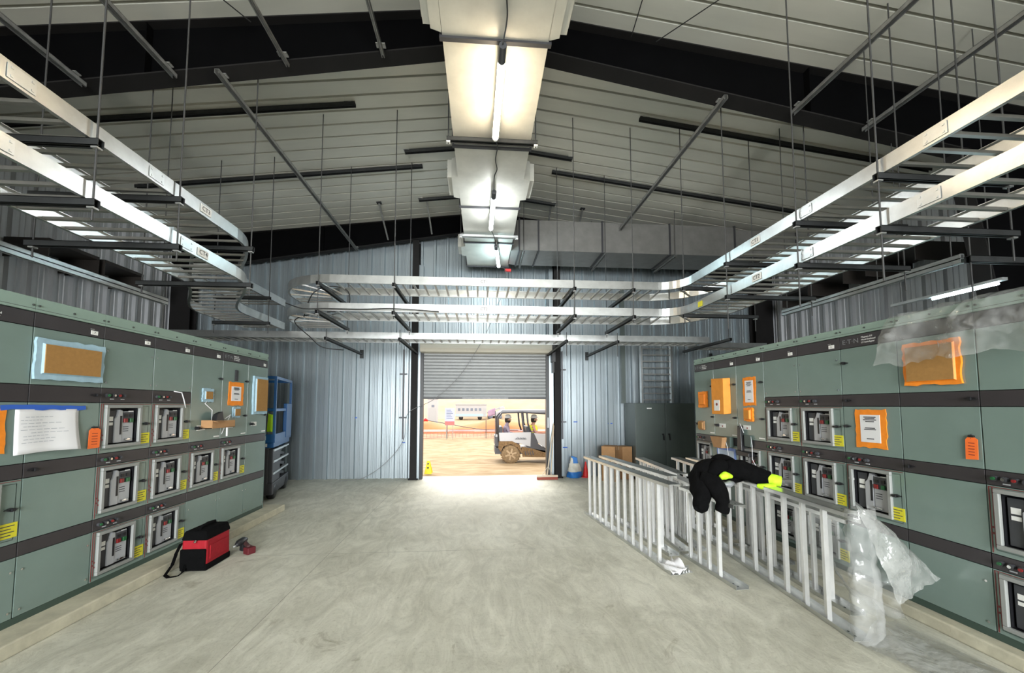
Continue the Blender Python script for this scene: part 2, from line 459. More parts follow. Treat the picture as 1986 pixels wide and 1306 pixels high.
rafter(4.29, 'steel_rafter', 'black tapered steel roof rafter crossing overhead in the foreground')
rafter(9.02, 'steel_rafter', 'black steel end rafter along the top of the far gable wall', 0.14)
rafter(-1.4, 'steel_rafter', 'black steel roof rafter behind the viewer', 0.2)

def haunch_column(y, side, label, name='steel_column'):
    xo = XW0 + 0.06 if side < 0 else XW1 - 0.06
    xi_top = xo - side*1.35; xi_bot = xo - side*0.5
    t = thing(name, label, 'column', (xo, y, 0))
    zt_ = zr(xi_top)
    poly = [(0, 0), (xi_bot-xo, 0), (xi_top-xo, zt_-0.0), (0, zt_ - 0.0)]
    MB().prism(poly, -0.006, 0.006, 'y').build('web', STEEL, t)
    f = MB(); f.bar((xi_bot-xo, 0, 0), (xi_top-xo, 0, zt_), 0.2, 0.016, (0, 1, 0) if False else (1, 0, 0)); f.build('inner_flange', STEELF, t)
    f = MB(); f.box(-0.008, 0.008, -0.1, 0.1, 0, zt_); f.build('outer_flange', STEELF, t)
    return t
haunch_column(4.29, -1, 'black haunched steel column at left wall carrying the foreground rafter')
haunch_column(4.29, 1, 'black haunched steel column at right wall carrying the foreground rafter')
def post(x, y, w, d, label, ztop):
    t = thing('steel_column', label, 'column', (x, y, 0))
    b = MB(); b.box(-w/2, w/2, -d/2, -d/2+0.012, 0, ztop); b.build('front_flange', STEELF, t)
    b = MB(); b.box(-w/2, w/2, d/2-0.012, d/2, 0, ztop); b.build('rear_flange', STEELF, t)
    b = MB(); b.box(-0.006, 0.006, -d/2+0.012, d/2-0.012, 0, ztop); b.build('web', STEEL, t)
    b = MB(); b.box(-w/2-0.03, w/2+0.03, -d/2-0.02, d/2+0.02, 0, 0.02); b.build('base_plate', STEELF, t)
post(-1.50, 9.09, 0.15, 0.20, 'slim black steel post just left of the roll-up door', 5.56)
post(1.84, 9.09, 0.15, 0.20, 'slim black steel post just right of the roll-up door', 5.56)
post(-6.62, 9.05, 0.42, 0.22, 'wide black corner post where the far wall meets the left wall', zr(-6.6))
post(7.0, 9.05, 0.46, 0.22, 'wide black corner post where the far wall meets the right wall', zr(7.0))

# ---- roll-up door (setting)
d1 = bpy.data.objects.new('door_1', None); COL.objects.link(d1); d1.location = (0.135, 9.1, 0); d1['kind'] = 'structure'
DC = 0.135
b = MB()
vs = []; fs = []
zz = 1.875; prof = []
while zz < 2.98:
    for q in ((0.0, 0.0), (0.012, -0.012), (0.045, -0.016), (0.066, -0.012), (0.072, 0.0)): prof.append((zz+q[0], q[1]))
    zz += 0.075
for z, o in prof: vs += [(DX0-DC, 0.02+o, z), (DX1-DC, 0.02+o, z)]
for i in range(len(prof)-1): fs.append((2*i, 2*i+1, 2*i+3, 2*i+2))
b.add(vs, fs); b.build('curtain', CURTAIN, d1, solid=0.004)
b = MB(); b.box(DX0-DC, DX1-DC, -0.02, 0.05, 1.835, 1.88); b.build('bottom_bar', BLACK, d1)
b = MB(); b.box(DX0-DC+0.9, DX1-DC-0.9, -0.023, -0.02, 1.852, 1.859); b.build('bottom_bar_glint', GALV, d1)  # short pale strip standing in for the glint on the black bar
for s_, nm in ((-1, 'guide'), (1, 'guide')):
    x = (DX0-DC) if s_ < 0 else (DX1-DC)
    b = MB(); b.box(min(x, x+s_*0.075), max(x, x+s_*0.075), -0.05, 0.10, 0, 2.95)
    b.build(nm, BLACK, d1)
hd = MB()
poly = [(-0.30, 2.90), (-0.34, 2.98), (-0.34, 3.05), (-0.27, 3.17), (-0.15, 3.22), (0.12, 3.22), (0.12, 2.90)]
hd.prism(poly, DX0-DC-0.05, DX1-DC+0.10, 'x'); hd.build('hood', HOOD, d1, bevel=0.01)
b = MB(); b.box(DX1-DC+0.11, DX1-DC+0.19, -0.25, -0.02, 2.70, 3.12); b.box(DX1-DC+0.13, DX1-DC+0.17, -0.2, -0.12, 2.45, 2.72); b.build('operator', BLACK, d1)
b = MB(); b.box(DX1-DC+0.02, DX1-DC+0.055, -0.075, -0.045, 1.16, 1.40); b.build('handle', LGREY, d1)
# oval maker's plate on the hood
t = [(0.10*cos(2*pi*k/24), 0.045*sin(2*pi*k/24)) for k in range(24)]
b = MB(); b.prism(t, -0.003, 0.003, 'y')
ov = b.build('maker_plate', BLACK, d1); ov.location = (-1.23, -0.318, 3.115); ov.rotation_euler = (radians(-31), 0, 0)
text('maker_text', 'C.H.I.', 0.055, WHITE, ov, (0, -0.005, 0))

# jamb channels beside the door
for i, x in enumerate((-1.385, 1.70)):
    b = MB(); b.box(x-0.05, x+0.05, 9.08, 9.2, 0, 5.0 if i == 0 else 5.0)
    struct(b.build('trim_%d' % (6+i), WALLM))

# added rear door frame (behind the viewer), its unseen opening lets in light
b = MB(); b.box(-3.1, -3.0, YN-0.1, YN+0.1, 0, 4.4); b.box(3.4, 3.5, YN-0.1, YN+0.1, 0, 4.4); b.box(-3.1, 3.5, YN-0.1, YN+0.1, 4.4, 4.5)
struct(b.build('door_2', STEEL))

# ------------------------------------------------------------------ strut channels under the roof
def c_channel(b, p0, p1, w=0.042, h=0.042, up=(0, 0, 1)):
    """slotted-side-down strut: back plus two sides plus lips"""
    p0 = Vector(p0); p1 = Vector(p1); d = (p1-p0).normalized(); a = d.cross(Vector(up)).normalized(); u = a.cross(d).normalized()
    t = 0.004
    b.bar(p0 + u*(h/2-t/2), p1 + u*(h/2-t/2), w, t, up)
    b.bar(p0 + a*(w/2-t/2), p1 + a*(w/2-t/2), t, h, up); b.bar(p0 - a*(w/2-t/2), p1 - a*(w/2-t/2), t, h, up)
    b.bar(p0 + a*(w/2-0.005) - u*(h/2-t/2), p1 + a*(w/2-0.005) - u*(h/2-t/2), 0.01, t, up)
    b.bar(p0 - a*(w/2-0.005) - u*(h/2-t/2), p1 - a*(w/2-0.005) - u*(h/2-t/2), 0.01, t, up)
def roof_strut(p0, p1, m, label, w=0.05, group=None):
    t = thing('strut_channel', label, 'strut', p0, 0, group)
    b = MB(); q = Vector(p1)-Vector(p0); c_channel(b, (0,0,0), q, w, w); b.build('channel', m, t)
    for k in (0.02, 0.98):
        c = MB(); c.box(q.x*k-0.05, q.x*k+0.05, q.y*k-0.03, q.y*k+0.03, q.z*k+w/2, q.z*k+w/2+0.012)
        c.build('beam_clamp', GALV, t)
def zstr(x): return zr(x) - 0.04
for x, y0, y1, lab, m in (
    (-2.86, 4.20, 9.05, 'long galvanised strut under the roof on the left, from foreground rafter to far rafter', GALV),
    (2.92, 4.20, 9.05, 'long galvanised strut under the roof on the right, from foreground rafter to far rafter', GALV),
    (-3.30, -1.4, 4.22, 'galvanised strut overhead at upper left ending on the foreground rafter, second from edge', GALV),
    (-4.20, -1.4, 4.22, 'galvanised strut overhead at far upper left ending on the foreground rafter', GALV),
    (-2.13, -1.4, 4.22, 'thin galvanised strut overhead left of centre, third from the left edge', GALV),
    (-1.10, -1.4, 4.22, 'thin galvanised strut overhead just left of the duct', GALV),
    (3.77, -1.4, 4.22, 'galvanised strut overhead at upper right, nearer the duct of the two', GALV),
    (4.69, -1.4, 4.22, 'galvanised strut overhead at upper right, nearer the right edge of the two', GALV)):
    roof_strut((x, y0, zstr(x)), (x, y1, zstr(x)), m, lab, 0.05 if abs(x) > 2.5 else 0.036)
def zx(x): return zc(x) - 0.045
for y, x0, x1, lab in (
    (5.45, -6.9, -1.80, 'dark strut across the left roof slope, nearer of the two long ones'),
    (6.98, -6.0, -1.07, 'dark strut across the left roof slope, farther of the two long ones'),
    (5.40, 2.38, 7.1, 'dark strut across the right roof slope, nearer of the two long ones'),
    (7.00, 1.35, 6.6, 'dark strut across the right roof slope, farther of the two long ones'),
    (6.55, -1.31, 0.12, 'short dark strut on the roof above the duct, near left one'),
    (6.55, 0.28, 1.63, 'short dark strut on the roof above the duct, near right one'),
    (8.12, -1.31, 0.12, 'short dark strut on the roof above the duct, far left one'),
    (8.12, 0.28, 1.63, 'short dark strut on the roof above the duct, far right one')):
    roof_strut((x0, y, zx(x0)), (x1, y, zx(x1)), STRUTD, lab, 0.055)
def flange_brace(x, label, y0=8.15, y1=8.93):
    t = thing('flange_brace', label, 'brace', (x, y0, zc(x)-0.03))
    b = MB(); b.bar((0, 0, 0), (0.02, y1-y0, zr(x)+0.05-zc(x)+0.03), 0.035, 0.01); b.build('angle', GALV, t)
    b = MB(); b.box(-0.05, 0.05, -0.04, 0.04, 0.0, 0.03); b.build('clip', BLACK, t)
flange_brace(-2.15, 'angled brace at the far rafter, first left of the long strut end')
flange_brace(-1.15, 'angled brace at the far rafter, nearest the left of the duct')
flange_brace(1.55, 'angled brace at the far rafter, nearest the right of the duct')
flange_brace(2.25, 'angled brace at the far rafter, above the branch duct')
flange_brace(1.35, 'small bracket under the roof just beyond the foreground rafter, right of duct', 4.55, 4.36)
flange_brace(2.30, 'second small bracket under the roof beyond the foreground rafter, right of duct', 4.62, 4.36)
def brace_cable(p0, p1, label):
    b = MB(); b.tube(p0, p1, 0.006, 6); one(b, 'brace_cable', CABLE, label, 'cable')
brace_cable((2.05, 4.15, zc(2.05)-0.12), (4.3, 1.2, zc(4.3)-0.12), 'thin diagonal bracing cable under the roof at upper right, slanting away from the duct')
brace_cable((1.75, 4.15, zc(1.75)-0.12), (1.45, 1.2, zc(1.45)-0.12), 'thin bracing cable under the roof at upper right, nearest the duct')
brace_cable((-2.5, 4.15, zc(2.9)-0.12), (-4.2, 1.2, zc(4.6)-0.12), 'thin diagonal bracing cable under the roof at upper left')
# ------------------------------------------------------------------ duct and its lights
duct = thing('supply_duct', 'square sheet-metal air duct hanging along the roof ridge', 'duct', (0.135, 0, 4.87))
DW = 0.465
def duct_box(b, x0, x1, y0, y1, z0, z1): b.box(x0, x1, y0, y1, z0, z1)
ys = [-3.2, -1.65, 0.0, 1.6, 3.2, 4.60, 6.05, 7.40, 8.68]
def drift(y): return (y-4)*0.008
for i in range(len(ys)-1):
    b = MB(); y0, y1 = ys[i]+0.012, ys[i+1]-0.012
    a0, a1 = drift(y0), drift(y1)
    b.hexa([(a0-DW, y0, 0), (a0+DW, y0, 0), (a1+DW, y1, 0), (a1-DW, y1, 0), (a0-DW, y0, 0.62), (a0+DW, y0, 0.62), (a1+DW, y1, 0.62), (a1-DW, y1, 0.62)])
    b.build('duct_panel', DUCT, duct)
for y in ys[1:]:
    b = MB(); a = drift(y); b.box(a-DW-0.025, a+DW+0.025, y-0.02, y+0.02, -0.022, 0.64)
    b.build('flange', DUCTD, duct)
for y0, y1, sd in ((2.2, 3.16, -1), (2.2, 3.17, 1), (5.25, 5.82, -1), (5.25, 5.82, 1), (7.62, 8.12, -1)):
    a = drift((y0+y1)/2); x = a + sd*DW
    b = MB()
    b.hexa([(x, y0, 0.0), (x+sd*0.09, y0+0.03, 0.0), (x+sd*0.09, y1-0.03, 0.0), (x, y1, 0.0),
            (x, y0, 0.30), (x+sd*0.09, y0+0.03, 0.28), (x+sd*0.09, y1-0.03, 0.28), (x, y1, 0.30)])
    b.box(min(x+sd*0.09, x+sd*0.15), max(x+sd*0.09, x+sd*0.15), y0+0.05, y1-0.05, 0.015, 0.27)
    r = b.build('register', DUCT, duct)
    g = MB()
    for k in range(5): g.box(min(x+sd*0.15, x+sd*0.158), max(x+sd*0.15, x+sd*0.158), y0+0.09, y1-0.09, 0.035+k*0.046, 0.055+k*0.046)
    g.build('register_louvre', DUCTG, r)
def duct_hanger(y, m, label):
    a = drift(y)
    t = thing('duct_hanger', label, 'hanger', (0.135+a, y, 4.82))
    b = MB(); c_channel(b, (-0.54, 0, 0), (0.54, 0, 0), 0.055, 0.05); b.build('strut', m, t)
    for x in (-0.52, 0.52):
        xx = 0.135+a+x
        b = MB(); b.tube((x, 0, -0.05), (x, 0, zc(xx)-4.82-0.01), 0.007); b.build('rod', ROD, t)
        b = MB(); b.box(x-0.022, x+0.022, -0.024, 0.024, -0.040, -0.026); b.build('square_washer', WHITE, t)
duct_hanger(4.43, STRUTD, 'dark strut trapeze under the duct between the first and second lit tubes')
duct_hanger(7.02, GALVB, 'bright strut trapeze under the duct between the second and third lit tubes')

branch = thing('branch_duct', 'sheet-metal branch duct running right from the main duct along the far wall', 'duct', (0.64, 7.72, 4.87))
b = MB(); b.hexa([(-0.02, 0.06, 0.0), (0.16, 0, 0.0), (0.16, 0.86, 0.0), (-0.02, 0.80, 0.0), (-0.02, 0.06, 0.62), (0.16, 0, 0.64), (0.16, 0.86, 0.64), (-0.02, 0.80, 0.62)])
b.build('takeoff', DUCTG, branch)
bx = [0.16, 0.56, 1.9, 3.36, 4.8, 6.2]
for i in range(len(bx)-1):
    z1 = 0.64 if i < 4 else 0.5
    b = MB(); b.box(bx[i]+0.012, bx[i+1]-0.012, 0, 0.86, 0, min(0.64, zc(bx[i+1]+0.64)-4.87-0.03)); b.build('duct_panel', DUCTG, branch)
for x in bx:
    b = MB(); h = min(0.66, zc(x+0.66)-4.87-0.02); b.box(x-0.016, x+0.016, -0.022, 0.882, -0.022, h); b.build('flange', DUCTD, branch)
for x in (0.25, 1.95, 3.45):
    t = thing('duct_hanger', {0.25: 'strut and rod hanger under the branch duct next to the main duct', 1.95: 'strut and rod hanger under the middle of the branch duct',
              3.45: 'strut and rod hanger under the branch duct, rightmost seen'}[x], 'hanger', (0.64+x, 8.15, 4.815))
    b = MB(); c_channel(b, (0, -0.50, 0), (0, 0.50, 0), 0.04, 0.04); b.build('strut', GALV, t)
    for y in (-0.48, 0.48):
        b = MB(); b.tube((0, y, -0.05), (0, y, zc(0.64+x)-4.815-0.01), 0.006); b.build('rod', ROD, t)

def led_tube(x0, y0, x1, y1, z, glow, label, cord_to=None):
    t = thing('led_tube_light', label, 'light', (x0, y0, z))
    dx, dy = x1-x0, y1-y0
    b = MB(); b.tube((0, 0, 0), (dx, dy, 0), 0.032, 14); b.build('tube', glow, t)
    b = MB(); b.tube((-dx*0.16, -dy*0.16, 0), (dx*0.005, dy*0.005, 0), 0.034, 12); b.build('end_cap', DGREY, t)
    b = MB(); b.tube((dx*0.998, dy*0.998, 0), (dx*1.03, dy*1.03, 0), 0.03, 12); b.build('end_cap', WHITE, t)
    b = MB(); b.bar((0, 0, 0.040), (dx, dy, 0.040), 0.062, 0.008); b.build('housing', LGREY, t)  # added strip above the tube, keeps its glare off the duct
    for k in (0.05, 0.92):
        b = MB(); b.box(dx*k-0.012, dx*k+0.012, dy*k-0.01, dy*k+0.01, 0.044, 4.87-z-0.0); b.build('hook', GALV, t)
led_tube(0.18, 3.22, 0.165, 4.19, 4.70, TUBEW, 'glowing work-light tube under the duct, nearest the viewer')
led_tube(0.19, 5.46, 0.18, 6.45, 4.70, TUBEM, 'glowing work-light tube under the duct, middle one of three')
led_tube(0.31, 7.30, 0.40, 8.22, 4.70, TUBEC, 'glowing work-light tube under the duct, farthest, next to the end of duct')
def cord(pts, r, m, label, name='cord', n=24):
    P = [Vector(p) for p in pts]; out = []
    for i in range(len(P)-1):
        p0, p1, p2, p3 = P[max(i-1, 0)], P[i], P[i+1], P[min(i+2, len(P)-1)]
        for k in range(n//2):
            t = k/(n//2)
            out.append(0.5*((2*p1) + (-p0+p2)*t + (2*p0-5*p1+4*p2-p3)*t*t + (-p0+3*p1-3*p2+p3)*t**3))
    out.append(P[-1])
    b = MB(); b.path(out, r, 6); return one(b, name, m, label, 'cord')
cord([(0.19, 1.5, 4.80), (0.21, 2.2, 4.845), (0.19, 2.7, 4.845), (0.21, 2.95, 4.83), (0.18, 3.06, 4.70)], 0.006, CABLE, 'black cord on the duct feeding the nearest work-light tube')
cord([(0.165, 4.22, 4.70), (0.20, 4.45, 4.765), (0.19, 4.8, 4.84), (0.22, 5.0, 4.84), (0.19, 5.15, 4.83), (0.19, 5.30, 4.70)], 0.006, CABLE, 'black cord on the duct between first and second work-light tubes')
cord([(0.18, 6.50, 4.70), (0.22, 6.75, 4.76), (0.26, 6.95, 4.765), (0.28, 7.06, 4.75), (0.30, 7.15, 4.70)], 0.006, CABLE, 'black cord on the duct between second and third work-light tubes')
cord([(0.41, 8.27, 4.70), (0.58, 8.5, 4.70), (0.55, 8.68, 4.3), (0.36, 8.7, 3.9), (0.22, 8.70, 3.5), (0.0, 8.70, 3.05), (-0.45, 8.72, 2.35), (-1.0, 8.74, 1.83), (-1.62, 8.95, 1.5), (-1.72, 8.99, 0.9), (-2.1, 9.02, 0.4), (-2.6, 9.0, 0.06), (-3.1, 8.95, 0.012)], 0.006, GREYCB, 'thin power cord drooping from the duct end past the door to the floor')
b = MB(); b.box(0.56, 0.70, 8.60, 8.67, 4.735, 4.79); one(b, 'cord_connector', CONER, 'small red cord connector hanging under the far end of the duct', 'connector')

# ------------------------------------------------------------------ overhead cable trays
def rail_mesh(b, pts, z, h, flange_sign):
    """C-shaped side rail along a plan polyline; flange_sign=+1 puts the lips on the left of travel"""
    pts = [Vector((p[0], p[1])) for p in pts]; n = len(pts)
    nor = []
    for i in range(n):
        d = (pts[min(i+1, n-1)] - pts[max(i-1, 0)]).normalized(); nor.append(Vector((-d.y, d.x))*flange_sign)
    t, l = 0.004, 0.028
    def strip(o0, o1, z0, z1):
        vs = []
        for p, q in zip(pts, nor):
            a = p + q*o0; c = p + q*o1
            vs += [(a.x, a.y, z0), (c.x, c.y, z0), (c.x, c.y, z1), (a.x, a.y, z1)]
        fs = []
        for i in range(n-1):
            for k in range(4): fs.append((4*i+k, 4*i+(k+1) % 4, 4*i+4+(k+1) % 4, 4*i+4+k))
        fs += [(0, 1, 2, 3), (4*n-4, 4*n-3, 4*n-2, 4*n-1)]
        b.add(vs, fs)
    strip(0, t, z, z+h); strip(t, l, z, z+t); strip(t, l, z+h-t, z+h)
def resample(pts, n):
    P = [Vector((p[0], p[1])) for p in pts]; L = [0]
    for a, c in zip(P[:-1], P[1:]): L.append(L[-1] + (c-a).length)
    out = []
    for k in range(n+1):
        s = L[-1]*k/n; i = 0
        while i < len(L)-2 and L[i+1] < s: i += 1
        f = (s-L[i])/max(1e-9, L[i+1]-L[i]); out.append(P[i].lerp(P[i+1], f))
    return out, L[-1]
def cable_tray(name, label, z, segs, h=0.12, pitch=0.16, rails_m=TRAY, group=None):
    """segs: list of (left polyline, right polyline) in plan, followed in order; left/right of travel"""
    o = segs[0][0][0]
    t = thing(name, label, 'cable tray', (o[0], o[1], z), 0, group)
    lp = []; rp = []
    for a, c in segs:
        lp += [p for p in a if not lp or (Vector(p)-Vector(lp[-1])).length > 1e-4]
        rp += [p for p in c if not rp or (Vector(p)-Vector(rp[-1])).length > 1e-4]
    R = lambda pts: [(p[0]-o[0], p[1]-o[1]) for p in pts]
    b = MB(); rail_mesh(b, R(lp), 0, h, -1); ra = b.build('side_rail', rails_m, t)
    b = MB(); rail_mesh(b, R(rp), 0, h, 1); rb = b.build('side_rail', rails_m, t)
    cnt = 0; carry = pitch*0.5
    for a, c in segs:
        _, la = resample(a, 2); _, lc = resample(c, 2); L = (la+lc)/2
        n = max(1, round(L/(pitch if len(a) < 4 else pitch*1.35))); A, _ = resample(a, n*2); C, _ = resample(c, n*2)
        for k in range(n):
            p, q = A[2*k+1], C[2*k+1]
            d = (q-p).normalized()*0.006
            b = MB(); b.bar((p.x-o[0]+d.x, p.y-o[1]+d.y, 0.022), (q.x-o[0]-d.x, q.y-o[1]-d.y, 0.022), 0.028 if len(a) < 4 else 0.020, 0.022)
            b.build('rung', RUNG_SHADED, t); cnt += 1
    # bolted splice plates
    return t
WT = 0.65
def long_left(z, label):
    xi, xo = -2.60, -2.60-WT; off = -0.90
    r1 = [(xi, -1.2), (xi, 4.25)]; l1 = [(xo, -1.2), (xo, 4.25)]
    def sb(x):
        out = []
        for k in range(17):
            s = k/16; out.append((x + off*(3*s*s - 2*s**3), 4.25 + 1.75*s))
        return out
    r2, l2 = sb(xi), sb(xo)
    # the outer rail follows the same offset bend
    r3 = [(xi+off, 6.0), (xi+off, 7.15)]; l3 = [(xo+off, 6.0), (xo+off, 7.15)]
    return cable_tray('cable_tray', label, z, [(l1, r1), (l2, r2), (l3, r3)])
ct3 = long_left(3.46, 'upper aluminium ladder tray on the left, tagged CT3, bending outward beyond the rafter')
ct4 = long_left(3.045, 'lower aluminium ladder tray on the left, tagged CT4, bending outward beyond the rafter')
def long_right(z, label):
    xi, xo = 3.08, 3.08+WT; yn, yf = 5.68, 5.68+WT
    ri = 0.34; ro = ri + WT
    cxr, cyr = xi-ri, yn-ri
    segs = [([(xi, -1.0), (xi, cyr)], [(xo, -1.0), (xo, cyr)])]
    segs.append((arc(cxr, cyr, ri, 0, 90), arc(cxr, cyr, ro, 0, 90)))
    rl = 0.27; rlo = rl + WT; xl = -2.18
    segs.append(([(cxr, yn), (xl, yn)], [(cxr, yf), (xl, yf)]))
    cyl = yf + rl
    segs.append((arc(xl, cyl, rlo, 270, 180), arc(xl, cyl, rl, 270, 180)))
    segs.append(([(xl-rlo, cyl), (xl-rlo, 7.1)], [(xl-rl, cyl), (xl-rl, 7.1)]))
    return cable_tray('cable_tray', label, z, segs)
ct1 = long_right(3.46, 'upper aluminium ladder tray, tagged CT1, from right side turning across the room')
ct2 = long_right(3.045, 'lower aluminium ladder tray, tagged CT2, from right side turning across the room')
cable_tray('cable_tray', 'lowest ladder tray crossing in front of the roll-up door head', 2.91, [([(4.48, 7.2), (-5.5, 7.2)], [(4.48, 7.7), (-5.5, 7.7)])], h=0.115, pitch=0.16)
cable_tray('cable_tray', 'short ladder tray piece above the far end of the right switchgear row', 2.91, [([(6.1, 7.75), (4.60, 7.75)], [(6.1, 8.2), (4.60, 8.2)])], h=0.10, pitch=0.2)
def ct_label(tr, body, world_pos, face):
    """white tag on the rail; face: 'x+' faces +X, 'x-' faces -X, 'y-' faces the viewer"""
    p = Vector(world_pos) - Vector(tr.location)
    rz = {'x+': pi/2, 'x-': -pi/2, 'y-': 0}[face]
    b = MB(); b.box(-0.07, 0.07, -0.002, 0.002, -0.036, 0.036)
    o = b.build('tag_plate', WHITE, tr, loc=p, rotz=rz)
    text('tag_text', body, 0.06, INK, o, (0, -0.003, 0))
ct_label(ct3, 'CT3', (-2.594, 3.76, 3.52), 'x+'); ct_label(ct4, 'CT4', (-2.594, 3.75, 3.10), 'x+')
ct_label(ct1, 'CT1', (3.074, 4.02, 3.52), 'x-'); ct_label(ct2, 'CT2', (3.074, 4.02, 3.105), 'x-')
ct_label(ct1, 'CT1', (0.06, 5.674, 3.52), 'y-'); ct_label(ct2, 'CT2', (0.06, 5.674, 3.105), 'y-')
b = MB(); b.box(-0.05, 0.05, -0.002, 0.002, -0.04, 0.035); st_ = b.build('sticker', YELL, ct2, loc=Vector((3.074, 5.13, 3.10))-ct2.location, rotz=-pi/2)
st_['label'] = 'yellow sticker'
# splice plates on the near rails
for tr, x, ys_, fx in ((ct3, -2.596, (2.28, 3.2), 1), (ct4, -2.596, (2.2, 3.55), 1), (ct1, 3.076, (2.30, 3.35), -1), (ct2, 3.076, (2.36, 3.36), -1)):
    for y in ys_:
        zb = tr.location.z
        b = MB(); b.box(-0.002, 0.002, -0.07, 0.07, 0.018, 0.102)
        for yy in (-0.05, 0.05):
            for z_ in (0.035, 0.085): b.box(-0.006, 0.006, yy-0.006, yy+0.006, z_-0.006, z_+0.006)
        b.build('splice_plate', GALVB, tr, loc=Vector((x, y, zb))-tr.location)

def strut_bar(b, p0, p1): c_channel(b, p0, p1, 0.045, 0.05)
def trapeze(base, struts, rods, label, group):
    t = thing('trapeze_hanger', label, 'hanger', base, 0, group)
    B = Vector(base)
    for p0, p1 in struts:
        b = MB(); strut_bar(b, Vector(p0)-B, Vector(p1)-B); b.build('strut', STRUTD, t)
    for (x, y, z0, z1) in rods:
        b = MB(); b.tube(Vector((x, y, z0))-B, Vector((x, y, z1))-B, 0.0065, 8); b.build('rod', ROD, t)
        for p0, p1 in struts:
            if min(p0[0], p1[0])-0.05 < x < max(p0[0], p1[0])+0.05 and min(p0[1], p1[1])-0.05 < y < max(p0[1], p1[1])+0.05:
                b = MB(); q = Vector((x, y, p0[2]-0.034))-B; b.box(q.x-0.02, q.x+0.02, q.y-0.02, q.y+0.02, q.z-0.006, q.z+0.006); b.build('square_washer', GALV, t)
ORD = ['nearest the viewer', 'second from the viewer', 'third from the viewer', 'farthest from the viewer']
for i, y in enumerate((2.69, 3.41, 4.45)):
    trapeze((-2.57, y, 2.9), [((-2.545, y, 3.432), (-3.75, y, 3.432)), ((-2.545, y, 3.017), (-3.75, y, 3.017))],
            [(-2.572, y, 2.90, zc(-2.57)-0.01), (-3.70, y, 2.90, zc(-3.7)-0.01)], 'rod and strut trapeze under the left pair of trays, ' + ORD[i], 'trapezes under the left trays')
trapeze((-3.45, 6.5, 2.9), [((-3.42, 6.5, 3.432), (-4.3, 6.5, 3.432)), ((-3.42, 6.5, 3.017), (-4.3, 6.5, 3.017))],
        [(-3.44, 6.5, 2.85, zc(-3.44)-0.01), (-4.28, 6.5, 2.85, zc(-4.28)-0.01)], 'rod and strut trapeze under the far stub of the left trays', 'trapezes under the left trays')
for i, y in enumerate((2.66, 3.43, 4.50, 5.50)):
    trapeze((3.05, y, 2.9), [((3.03, y, 3.432), (4.2, y, 3.432)), ((3.03, y, 3.017), (4.2, y, 3.017))],
            [(3.052, y, 2.62 if i < 3 else 2.9, zc(3.05)-0.01), (4.16, y, 2.80, zc(4.16)-0.01)], 'rod and strut trapeze under the right pair of trays, ' + ORD[i], 'trapezes under the right trays')
for x, lab in ((-2.32, 'leftmost, by the rounded end'), (-1.25, 'left of the door'), (1.42, 'above the right edge of the door'), (2.33, 'rightmost, before the bend')):
    trapeze((x, 5.63, 2.9), [((x, 5.61, 3.432), (x, 6.95, 3.432)), ((x, 5.61, 3.017), (x, 6.95, 3.017))],
            [(x, 5.645, 2.93, zc(x)-0.01), (x, 6.90, 2.93, zc(x)-0.01)], 'rod and strut trapeze under crossing trays, ' + lab, 'trapezes under the crossing trays')
for x, lab in ((-2.75, 'leftmost'), (-1.45, 'left of the door'), (1.62, 'right of the door'), (2.6, 'second from the right'), (4.55, 'hung on rods at its right end'), (5.75, 'farthest right under the short piece')):
    y0 = 6.65 if x == 4.55 else (7.65 if x > 5 else 7.05)
    t = thing('bracket_strut', 'wall-fixed strut arm under the lowest tray, ' + lab, 'bracket', (x, 9.2, 2.882), 0, 'strut arms under the lowest tray')
    ye = -0.9 if x == 4.55 else 0.0
    b = MB(); strut_bar(b, (0, y0-9.2, 0), (0, ye, 0)); b.build('arm', STRUTD, t)
    if x == 4.55:
        for yy in (y0-9.2+0.06, ye-0.06):
            b = MB(); b.tube((0, yy, -0.06), (0, yy, zc(x)-2.892), 0.0065, 8); b.build('rod', ROD, t)
    else:
        b = MB(); b.box(-0.04, 0.04, -0.012, 0.0, -0.10, 0.10); b.build('wall_plate', STRUTD, t)
        if x < 5:
            b = MB(); b.tube((0, 7.09-9.2, -0.28 if x > 0 else -0.1), (0, 7.09-9.2, 0.17), 0.0065, 8); b.build('rod', ROD, t)
# black cable looped over the left end of the crossing trays
cord([(-2.75, 6.2, 3.07), (-2.5, 5.9, 3.35), (-2.28, 6.0, 3.50), (-2.05, 6.1, 3.45), (-2.1, 6.2, 3.2), (-2.3, 5.95, 3.09)], 0.008, CABLE, 'black cable looped between the two trays at their rounded left end')
cord([(-2.75, 5.62, 3.13), (-2.5, 5.60, 3.05), (-2.2, 5.62, 3.06), (-1.7, 5.64, 3.065), (-1.25, 5.60, 3.07), (-0.6, 5.64, 3.05)], 0.008, CABLE, 'black cable lying along the front rail of the lower crossing tray')
cord([(-2.6, 6.4, 3.18), (-2.98, 6.4, 3.05), (-2.9, 6.8, 2.85), (-2.75, 6.95, 2.70), (-2.4, 6.98, 2.66)], 0.008, CABLE, 'black cable end drooping under the rounded left end of the crossing trays')

